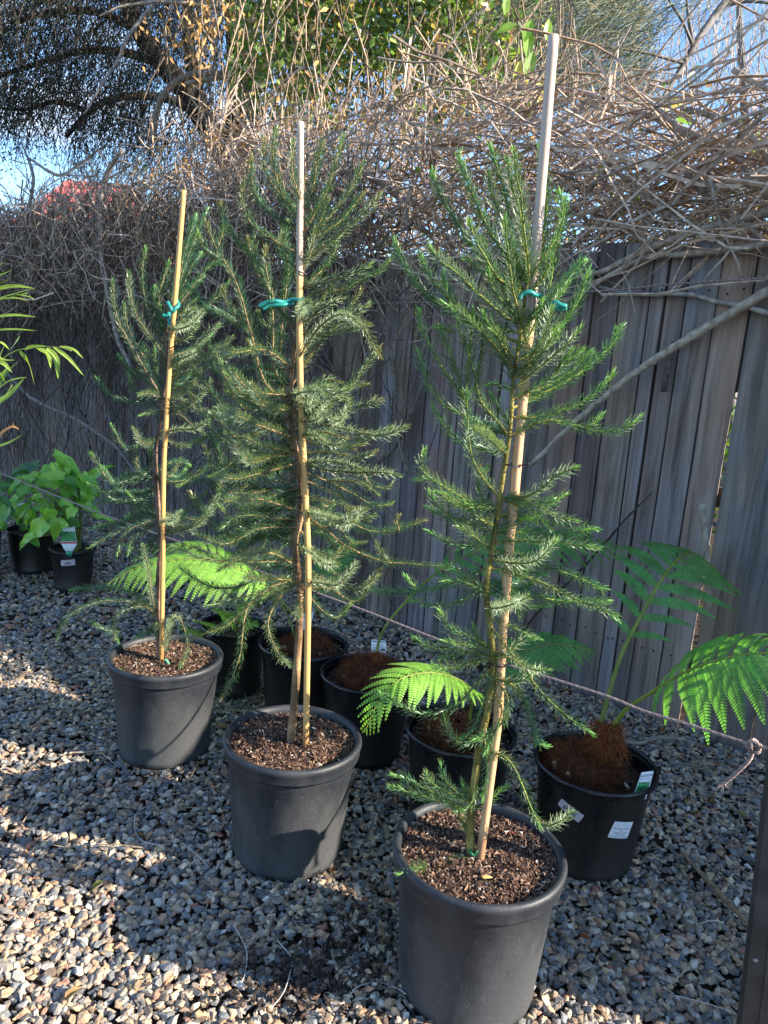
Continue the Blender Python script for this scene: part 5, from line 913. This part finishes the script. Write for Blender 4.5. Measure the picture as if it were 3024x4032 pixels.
# E : right-hand fern
fe = fern_root((.69, 2.06), .27, 'tree fern with rusty hairy stump and two big fronds in the stickered pot')
stump(fe, (.655, 2.075), .25, .115, .085, 61, 2600)
b1, b2 = onY((2365, 2850), 2.08), onY((2405, 2870), 2.05)
hair_tuft(fe, onY((2350, 2960), 2.08), onY((2368, 2835), 2.08), .035, 62, 900); hair_tuft(fe, onY((2400, 2960), 2.04), onY((2425, 2845), 2.04), .035, 63, 900)
frond(fe, [b1, onY((2395, 2740), 2.14), onY((2450, 2570), 2.20), onY((2530, 2415), 2.27), onY((2600, 2290), 2.36), onY((2665, 2205), 2.48), onY((2715, 2178), 2.64), onY((2760, 2190), 2.82), onY((2800, 2225), 3.0)], .20, 16, .30, (-.15, -.62, .75), g7, G_SHADE, .30, 62, side_len=(1.05, 1.05), sr=.0078, pinw=.11)
frond(fe, [b2, onY((2470, 2790), 2.0), onY((2560, 2730), 1.95), onY((2650, 2672), 1.90), onY((2750, 2625), 1.86), onY((2860, 2590), 1.82), onY((2980, 2572), 1.78), onY((3120, 2585), 1.74), onY((3260, 2640), 1.70)], .33, 12, .24, (-.1, -.25, .95), g7, (.13, .33, .07), .50, 74, side_len=(1.0, 1.0), tiltd=(.30, .0), sr=.0075, pinw=.17)
# D : frond in the sunlit green, and one in the shaded green to the right
fd = fern_root((.295, 2.206), .28, 'tree fern with a sunlit lime frond, behind the nearest sapling'); stump(fd, (.28, 2.21), .265, .095, .075, 64)
frond(fd, [onY((1850, 2830), 2.20), onY((1860, 2740), 2.10), onY((1820, 2685), 2.0), onY((1745, 2655), 1.93), onY((1660, 2650), 1.88), onY((1570, 2678), 1.83), onY((1495, 2755), 1.80), onY((1435, 2885), 1.79)], .16, 24, .155, (-.15, -.45, .9), g7, G_SUN, .30, 60, side_len=(1, 1.05), sr=.005, pinw=.13)
frond(fd, [onY((1880, 2830), 2.22), onY((1930, 2700), 2.27), onY((2010, 2600), 2.32), onY((2120, 2545), 2.38), onY((2230, 2540), 2.42), onY((2345, 2565), 2.46)], .2, 18, .15, (0, -.55, .8), g7, G_SHADE, .30, 60, sr=.005)
# C
fc = fern_root((-.013, 2.583), .28, 'tree fern with rusty stump and one stem arching right, beside the middle grey pot'); stump(fc, (-.005, 2.585), .265, .115, .095, 65, 2200)
hair_tuft(fc, onY((1480, 2650), 2.58), onY((1485, 2560), 2.58), .018, 66, 500)
frond(fc, [onY((1482, 2640), 2.58), onY((1488, 2540), 2.58), onY((1520, 2465), 2.58), onY((1595, 2372), 2.60), onY((1720, 2255), 2.63), onY((1900, 2160), 2.68), onY((2100, 2115), 2.74), onY((2320, 2125), 2.80), onY((2520, 2180), 2.86)], .32, 20, .20, (0, -.4, .9), g7, G_SHADE, .32, 62, sr=.0058)
# B
fb_ = fern_root((-.282, 2.831), .28, 'tree fern whose lit fronds arch left behind the left sapling'); stump(fb_, (-.27, 2.83), .265, .105, .065, 67)
frond(fb_, [onY((1180, 2520), 2.80), onY((1172, 2450), 2.80), onY((1130, 2390), 2.80), onY((1075, 2335), 2.78), onY((1000, 2270), 2.75), onY((900, 2225), 2.72), onY((780, 2205), 2.68), onY((650, 2210), 2.65), onY((530, 2240), 2.62), onY((420, 2300), 2.60)], .26, 22, .195, (.05, -.35, .93), g7, G_SUN, .45, 66, side_len=(1.0, 1.05), sr=.0055)
frond(fb_, [onY((1165, 2520), 2.86), onY((1120, 2400), 2.90), onY((1010, 2290), 2.95), onY((880, 2200), 3.0), onY((740, 2150), 3.02), onY((600, 2150), 3.05)], .25, 16, .20, (.05, -.4, .9), g7, G_SUN, .4, 64, sr=.005)
frond(fb_, [onY((1200, 2520), 2.84), onY((1230, 2380), 2.92), onY((1290, 2230), 3.0), onY((1350, 2160), 3.08), onY((1400, 2150), 3.15)], .35, 12, .13, (0, -.5, .85), g7, G_SHADE, .3, 60, sr=.004)
# A small yellowish fern
fa = fern_root((-.60, 3.03), .27, 'small yellow-green fern in the pot behind the left grey pot', 'fern', None); fa.name = 'small_fern'
for (x, y, dx, L_) in ((760, 2440, -.1, 8), (830, 2395, 0, 7), (900, 2410, .05, 7), (1010, 2440, .1, 7), (960, 2380, .1, 6), (700, 2470, -.05, 6)):
    frond(fa, [onY((935, 2500), 3.03), onY(((935 + x) / 2, y - 10 + 30), 3.0), onY((x, y), 2.95 + dx)], .25, 11, .055, (0, -.3, .9), g7, GY, .3, 62, sr=.0018, pinw=.24)

# ================================================================== LEFT PLANTS
def wavy_leaf(base, tipp, width, normal, g, curl=.25, n=9):
    """heart-shaped undulating leaf blade"""
    d = tipp - base; Lf = np.linalg.norm(d); X1 = d / Lf; Z1 = nrm(normal - X1 * (normal @ X1)); Y1 = np.cross(Z1, X1); V = []; ph = g.uniform(0, 6)
    for i in range(n):
        u = i / (n - 1); wv = width * (math.sin(math.pi * min(1, (u * .93 + .09)) ** .72) ** .9 + .02) * (1 - .25 * u) if i < n - 1 else .001
        cz = -curl * Lf * u ** 2 - (.12 * Lf * max(0, u - .8) * 3)
        for j, s in enumerate((-1, -.5, 0, .5, 1)):
            wz = .10 * width * math.sin(u * 11 + ph + s) * abs(s) ** 1.5 + .22 * width * abs(s) * .8
            V.append(base + X1 * (u * Lf - .10 * Lf * abs(s) * (1 - u) ** 6) + Y1 * s * wv * .5 + Z1 * (cz + wz))
    i_ = (np.arange(n - 1)[:, None] * 5 + np.arange(4)).ravel(); return np.array(V), np.stack([i_, i_ + 1, i_ + 6, i_ + 5], 1)
def broadleaf(root, leaves, zf, Yc, seed, cols, soil):
    g = np.random.default_rng(seed)
    leaves = list(leaves) + [tuple(v + g.uniform(-38, 38) for v in q[:4]) + (q[4] * .9,) for q in leaves]
    for (bx, by, tx, ty, w_) in leaves:
        dy = g.uniform(-.13, .13) - (by - 400) / 1500; b = onY(zf(bx, by), Yc + dy); t = onY(zf(tx, ty), Yc + dy - .05 * g.random()); wd = w_ * .5252 / FPX * Yc * 1.7
        c = np.array(cols[g.integers(0, len(cols))]) * g.uniform(.85, 1.2); V, F = wavy_leaf(b, t, wd, nrm(np.array([.1, -.55, .8]) + g.normal(size=3) * .25), g); lf = obj('leaf', V, F, M_glossleaf, root, np.tile(c, (len(V), 1)), True)
        s0 = soil + np.array([g.uniform(-.04, .04), g.uniform(-.04, .04), 0]); m = s0 * .4 + b * .6 + np.array([0, 0, .05]); m[:2] = s0[:2] * .65 + b[:2] * .35; V, F = tube1([s0, m, b], [.0045, .0035, .0025], 5, 10, False); obj('stalk', V, F, M_glossleaf, lf, np.tile([.26, .32, .08], (len(V), 1)), True)
r_ = empty('glossy_leaved_plant', (-1.79, 4.20, .22), 'lush plant with wavy bright green leaves in the tagged small pot at left', 'potted plant')
broadleaf(r_, [(480, 140, 490, 250, 80), (430, 110, 620, 205, 70), (470, 275, 250, 235, 60), (380, 190, 280, 212, 60), (280, 250, 110, 262, 70), (170, 280, 40, 370, 55), (240, 320, 90, 395, 62), (130, 390, 65, 490, 50), (350, 430, 205, 510, 62), (370, 450, 330, 600, 70), (200, 470, 75, 565, 52),
 (350, 590, 195, 700, 90), (250, 680, 135, 745, 42), (240, 690, 285, 768, 42), (470, 270, 610, 310, 72), (600, 270, 745, 360, 75), (680, 250, 805, 160, 55), (640, 330, 705, 425, 72), (430, 390, 395, 455, 62), (460, 440, 540, 450, 52), (440, 570, 405, 705, 62), (500, 580, 450, 630, 52), (520, 580, 605, 615, 62),
 (600, 420, 705, 485, 62), (690, 490, 775, 545, 42), (700, 540, 855, 552, 32), (400, 160, 450, 185, 42), (480, 350, 585, 385, 72), (400, 480, 430, 550, 62), (540, 200, 560, 250, 52), (420, 330, 300, 300, 62), (520, 330, 470, 420, 62), (300, 400, 200, 430, 55), (560, 380, 640, 440, 65), (330, 300, 220, 350, 60),
 (560, 480, 500, 560, 58), (390, 560, 330, 620, 50), (620, 240, 560, 280, 55), (270, 520, 190, 600, 55), (500, 480, 560, 540, 55)], Zl, 4.2, 71, [(.20, .42, .045), (.15, .34, .04), (.09, .24, .03), (.26, .47, .06)], np.array([-1.79, 4.2, .22]))
r_ = empty('glossy_leaved_plant', (-2.16, 4.48, .24), 'darker broad-leaved plant in shade behind the bright one at left', 'potted plant')
broadleaf(r_, [(260, 190, 25, 240, 62), (150, 330, 20, 300, 52), (200, 560, 140, 660, 52), (230, 620, 250, 690, 45), (60, 330, -60, 300, 52), (180, 250, 90, 215, 52), (150, 460, 90, 520, 42)], Zl, 4.5, 72, [(.045, .13, .03), (.06, .17, .03)], np.array([-2.16, 4.48, .24]))
r_ = empty('glossy_leaved_plant', (-2.42, 4.22, .33), 'dark green plant mostly outside the left edge', 'potted plant')
broadleaf(r_, [(60, 490, 0, 600, 62), (20, 430, 90, 520, 45), (-20, 420, 40, 470, 45), (0, 350, -80, 420, 62), (-40, 480, -110, 600, 62), (-30, 300, -140, 320, 62), (10, 590, 50, 640, 42)], Zl, 4.2, 73, [(.05, .15, .03), (.09, .23, .03)], np.array([-2.42, 4.22, .33]))
# small white tag by the shaded plant
tgs = empty('plant_tag', (-2.0, 4.4, .3), 'small white tag among the leaves at far left', 'plant tag'); f = flat_map([onY(Zl(*q), 4.42) for q in ((122, 440), (186, 436), (180, 474), (113, 472))]); patch('card', f, 0, 1, 0, 1, M_white, tgs, 2, 2)
tgs = empty('plant_tag', (-2.35, 4.1, .4), 'white tag in the wide pot cut off by the left edge', 'plant tag'); f = flat_map([onY(Zl(*q), 4.1) for q in ((-30, 560), (8, 572), (16, 620), (-25, 630))]); patch('card', f, 0, 1, 0, 1, M_white, tgs, 2, 2)

# palm fronds reaching in from the left
pm = empty('palm', (-2.75, 3.55, 0), 'palm with narrow arching yellow-green leaflets at the left edge', 'palm')
V, F = tube1([(-2.75, 3.55, 0), (-2.74, 3.55, .5), (-2.72, 3.55, 1.0)], [.05, .04, .03], 8); obj('trunk', V, F, M_bark, pm, np.tile([.16, .18, .07], (len(V), 1)), True)
def Zp(x, y): return (x * .6028, 900 + y * .6028)
def strap(pts, w_, Y, col, g):
    P = np.array([onY(Zp(*q), Y + (q[0] / 4000) * 0) for q in pts]); p = spline(P, 12); T = nrm(np.gradient(p, axis=0)); nn = nrm(np.array([0, -.75, .6]) + g.normal(size=3) * .35); S_ = nrm(np.cross(T, nn)); u = np.linspace(0, 1, 12); wv = w_ * np.clip(.35 + 3 * u, 0, 1) * (1 - u ** 2.2) ** .8
    c = wv[:, None] * S_ * .5; V = np.stack([p + c + nn * wv[:, None] * .18, p, p - c + nn * wv[:, None] * .18], 1).reshape(-1, 3); i_ = (np.arange(11)[:, None] * 3 + np.arange(2)).ravel(); o = obj('leaflet', V, np.stack([i_, i_ + 1, i_ + 4, i_ + 3], 1), M_leaf, pm, np.repeat(np.linspace(1, 1.25, 12)[:, None] * col, 3, 0)); return o
YG = np.array([.23, .33, .055])
for st_, w_, dY, cc in (([(130, 800), (190, 880), (228, 1030)], 34, 0, 1), ([(240, 780), (310, 820), (332, 915)], 34, .05, .8), ([(310, 780), (370, 860), (380, 985)], 40, .02, 1), ([(350, 775), (450, 850), (550, 965)], 24, 0, 1), ([(390, 770), (480, 790), (545, 850)], 20, .04, 1), ([(60, 800), (100, 750), (132, 695)], 28, .06, 1), ([(-60, 760), (0, 745), (62, 792)], 34, .04, 1),
   ([(-40, 1080), (60, 930), (130, 860)], 30, .03, .8), ([(-60, 1090), (60, 1000), (182, 970)], 36, -.05, 1), ([(-60, 1160), (60, 1090), (162, 975)], 40, -.06, 1), ([(-80, 1200), (20, 1130), (110, 1010)], 34, -.02, .8), ([(-60, 1440), (60, 1400), (150, 1345)], 30, 0, .9), ([(-60, 400), (100, 375), (232, 392)], 26, .1, .9), ([(-80, 480), (90, 430), (232, 388)], 30, .02, 1),
   ([(-60, 470), (100, 455), (192, 475)], 22, .08, .8), ([(-60, 580), (100, 565), (242, 578)], 20, 0, .9), ([(-60, 665), (100, 658), (244, 668)], 16, .02, .8), ([(-60, 330), (20, 300), (82, 268)], 26, .04, 1), ([(-60, 260), (0, 240), (36, 208)], 26, .05, 1), ([(-60, 370), (0, 360), (75, 325)], 24, .1, .8), ([(-60, 820), (20, 860), (100, 860)], 36, -.02, .9), ([(-60, 880), (20, 880), (80, 940)], 34, -.04, .8),
   ([(-40, 900), (0, 950), (40, 1010)], 34, -.04, .9), ([(-60, 990), (10, 960), (60, 900)], 36, 0, 1), ([(160, 790), (210, 770), (300, 765)], 22, .05, 1), ([(100, 430), (200, 450), (225, 470)], 18, .02, .9), ([(-60, 1000), (-10, 870), (30, 760)], 36, .02, .9)):
    strap([(a, b) for a, b in st_], w_ * .6028 / FPX * 3.6 * 1.1, 3.6 + dY, YG * cc, g7)
strap([(-40, 1410), (20, 1330), (82, 1290), (85, 1262)], .02, 3.6, np.array([.40, .20, .09]), g7); strap([(40, 1310), (90, 1295), (130, 1315)], .014, 3.6, np.array([.42, .22, .10]), g7)
for rp_, r in (([(-150, 900), (0, 860), (80, 805), (150, 788), (250, 772), (400, 778), (470, 800)], .004), ([(-200, 500), (-60, 480), (60, 450), (180, 420)], .004), ([(-200, 1250), (-80, 1200), (20, 1110), (80, 1020)], .005)):
    P = [np.array([-2.72, 3.55, .95])] + [onY(Zp(*q), 3.62) for q in rp_]; V, F = tube1(P, [r * 2, r, r * .4], 6, 30); obj('frond_stem', V, F, M_leaf, pm, np.tile([.20, .28, .07], (len(V), 1)), True)

# ================================================================== POST at right edge
po_ = empty('metal_post', (.98, 1.40, 0), 'dark metal post cut off by the right edge', 'post')
a0 = onY((2902, 4180), 1.42); a1 = onY((3024, 3133), 1.42); dv = nrm(a1 - a0); top = a0 + dv * 1.5; bot = a0 - dv * (a0[2] / dv[2])
sx = nrm(np.cross(dv, np.array([.25, 1, 0]))); sx = sx if sx[0] > 0 else -sx; sy = nrm(np.cross(dv, sx)); sy = sy if sy[1] > 0 else -sy
def beam(x0, x1, y0, y1, name): return obj(name, [b + sx * x + sy * y for b in (bot, top) for x, y in ((x0, y0), (x1, y0), (x1, y1), (x0, y1))], BOX_F, M_metal, po_)
beam(0, .034, 0, .04, 'flange'); beam(.034, .042, -.004, .04, 'ridge'); beam(.042, .085, .003, .04, 'face')
sp = onY((2978, 3785), 1.415); t_ = (sp - bot) @ dv; c = bot + dv * t_ + sx * .013 - sy * .0; V, F = lathe([(.001, .0034), (.004, .003), (.0058, .001), (.006, -.002)], 16); Bm = np.array([sx, np.cross(sy, sx), -sy]); V = V @ Bm + c; scw = obj('screw', V, F, M_steel, po_, None, True)
obj('slot', [c - sy * .0036 + sx * a + np.cross(sy, sx) * b for a, b in ((-.004, -.0008), (.004, .0008), (.004, .002), (-.004, .0004))], np.array([[0, 1, 2, 3]]), M_ink, scw)

# ================================================================== LITTER
def stick(pts, r, label, col=(.30, .21, .13), z=.018):
    P = np.array([onZ(p, z + .006 * i) for i, p in enumerate(pts)]); p = spline(P, 30); p += g7.normal(size=p.shape) * .001; rr = np.interp(np.linspace(0, 1, 30), [0, .5, 1], [r * .7, r, r]); V, F = tubes(p[None], rr[None], 7, True)
    o = bpy.data.objects.new('fallen_stick', mesh('fallen_stick', V - P[0], F, M_bark, np.tile(col, (len(V), 1)), True)); o.location = P[0]; link(o); tag(o, label, 'stick', 'sticks on the gravel')
stick([(2680, 3350), (2760, 3440), (2820, 3500), (2880, 3570), (2965, 3645)], .0075, 'longest brown stick on the shaded gravel beside the metal post', (.28, .20, .12)); stick([(2820, 3700), (2870, 3740), (2900, 3780), (2940, 3805)], .0055, 'short brown stick lying against the metal post', (.30, .22, .14))
stick([(2630, 3885), (2680, 3840), (2720, 3795)], .0025, 'thin straight straw on the gravel at lower right', (.45, .33, .20)); stick([(2440, 2915), (2520, 2925), (2600, 2905), (2700, 2910)], .008, 'weathered grey stick lying at the foot of the fence', (.26, .22, .18))
stick([(287, 2335), (300, 2310), (318, 2270)], .003, 'small pale twig leaning by the small left pot', (.5, .4, .32), .03); stick([(2740, 3640), (2800, 3625), (2850, 3630)], .0018, 'pale thin twig near the long stick', (.5, .42, .35))
g8 = np.random.default_rng(404)
def pale_strand(pts, label):
    P = np.array([onZ(p, .022 + .01 * math.sin(i * 2)) for i, p in enumerate(pts)]); p = spline(P, 40); V, F = tubes(p[None], np.full((1, 40), .0011), 5); o = bpy.data.objects.new('dry_strand', mesh('dry_strand', V - P[0], F, M_rope, np.tile([.50, .47, .42], (len(V), 1)), True)); o.location = P[0]; link(o); tag(o, label, 'dry strand', 'pale dry strands on the gravel')
pale_strand([(1370, 3930), (1410, 3885), (1480, 3868), (1550, 3885), (1600, 3915)], 'pale strand arched beside the nearest pot'); pale_strand([(1065, 3975), (1120, 3900), (1148, 3800), (1140, 3760), (1090, 3700)], 'pale curved strand below the middle pot')
pale_strand([(590, 3170), (540, 3200), (530, 3260), (560, 3310), (640, 3330)], 'pale strand curling on the shaded gravel left of the middle pot'); pale_strand([(720, 3320), (790, 3380), (815, 3410)], 'short pale strand near the middle pot'); pale_strand([(920, 3640), (970, 3740), (965, 3830), (950, 3870)], 'pale strand in the shade at lower centre')
pale_strand([(2660, 3920), (2780, 3950), (2900, 3990)], 'pale strand on the gravel by the foot of the post')
# fallen leaves and straw
n = 900; x = g8.uniform(-4.2, 2.2, n); y = g8.uniform(1.1, 6.0, n); dfn = (FA + FB * x - y) / 1.328; m = in_view(x, y) & (dfn > .02) & ((g8.random(n) < .3) | (dfn < .6) | ((x < -1.0) & (dfn < 1.6))); x, y = x[m], y[m]; n = len(x)
P = np.stack([x, y, ground_z(x, y) + g8.uniform(.014, .024, n)], 1); fz = nrm(np.array([0, 0, 1.0]) + g8.normal(size=(n, 3)) * .45); fx = nrm(np.cross(fz, rdir(n, g8))); fy = np.cross(fz, fx); s = g8.uniform(.015, .045, n)
c = np.array([lin(h) for h in ('8a6a48', '6e4e34', 'a5855c', '94552f', '7c7a45')])[g8.integers(0, 5, n)] * g8.uniform(.7, 1.1, (n, 1)); v_, f_, c_ = inst(LEAF_V * np.array([1, 1, 3]), LEAF_F, P, fx, fy, fz, np.stack([s, s * .6, s], 1), c); mb = MB(); mb.add(v_, f_, c_)
tag(mb.build('fallen_leaves', M_dry), 'dry brown leaves scattered over the gravel and along the fence foot', 'fallen leaves', kind='stuff')
n = 3000; x = g8.uniform(-4.5, 2.3, n); y = g8.uniform(1.1, 6.5, n); dfn = (FA + FB * x - y) / 1.328; m = in_view(x, y) & (dfn > .02) & ((g8.random(n) < .12) | (dfn < .5) | ((x < -.7) & (y > 2.3) & (y < 3.4) & (g8.random(n) < .4))); x, y = x[m], y[m]; n = len(x)
P = np.stack([x, y, ground_z(x, y) + .018], 1); D_ = nrm(np.stack([g8.normal(size=n), g8.normal(size=n), g8.normal(size=n) * .10], 1)); v_, f_, _ = twig_batch(P, D_, g8.uniform(.05, .28, n), g8.uniform(.0008, .0028, n), g8, 5, .12); mb = MB(); mb.add(v_, f_, np.repeat(np.array([[.30, .23, .16]]) * g8.uniform(.5, 1.4, (n, 1)), 15, 0))
tag(mb.build('straw_litter', M_bark), 'fine twigs and straw lying on the gravel', 'straw', kind='stuff')
# dark bark mix spilled on the gravel in front of the middle pot
n = 800; cpx = g8.normal([1180, 3850], [150, 90], (n // 2, 2)); cpx = np.vstack([cpx, g8.normal([1400, 3760], [110, 130], (n - n // 2, 2))]); P = np.array([onZ(p, .012 + g8.uniform(0, .008)) for p in cpx])
fz = nrm(np.array([0, 0, 1.0]) + g8.normal(size=(n, 3)) * .5); fx = nrm(np.cross(fz, rdir(n, g8))); fy = np.cross(fz, fx); s = g8.uniform(.003, .010, n); c = np.array([lin(h) for h in ('3a302a', '2a2420', '4d4138', '5a4c42')])[g8.integers(0, 4, n)]
v_, f_, c_ = inst(TC[0][0], TC[0][1], P, fx, fy, fz, np.stack([s * 1.5, s, s * .4], 1), c); mb = MB(); mb.add(v_, f_, c_); tag(mb.build('spilled_bark', M_chip), 'dark crumbs of potting bark spilled on the gravel between the two front pots', 'bark crumbs', kind='stuff')
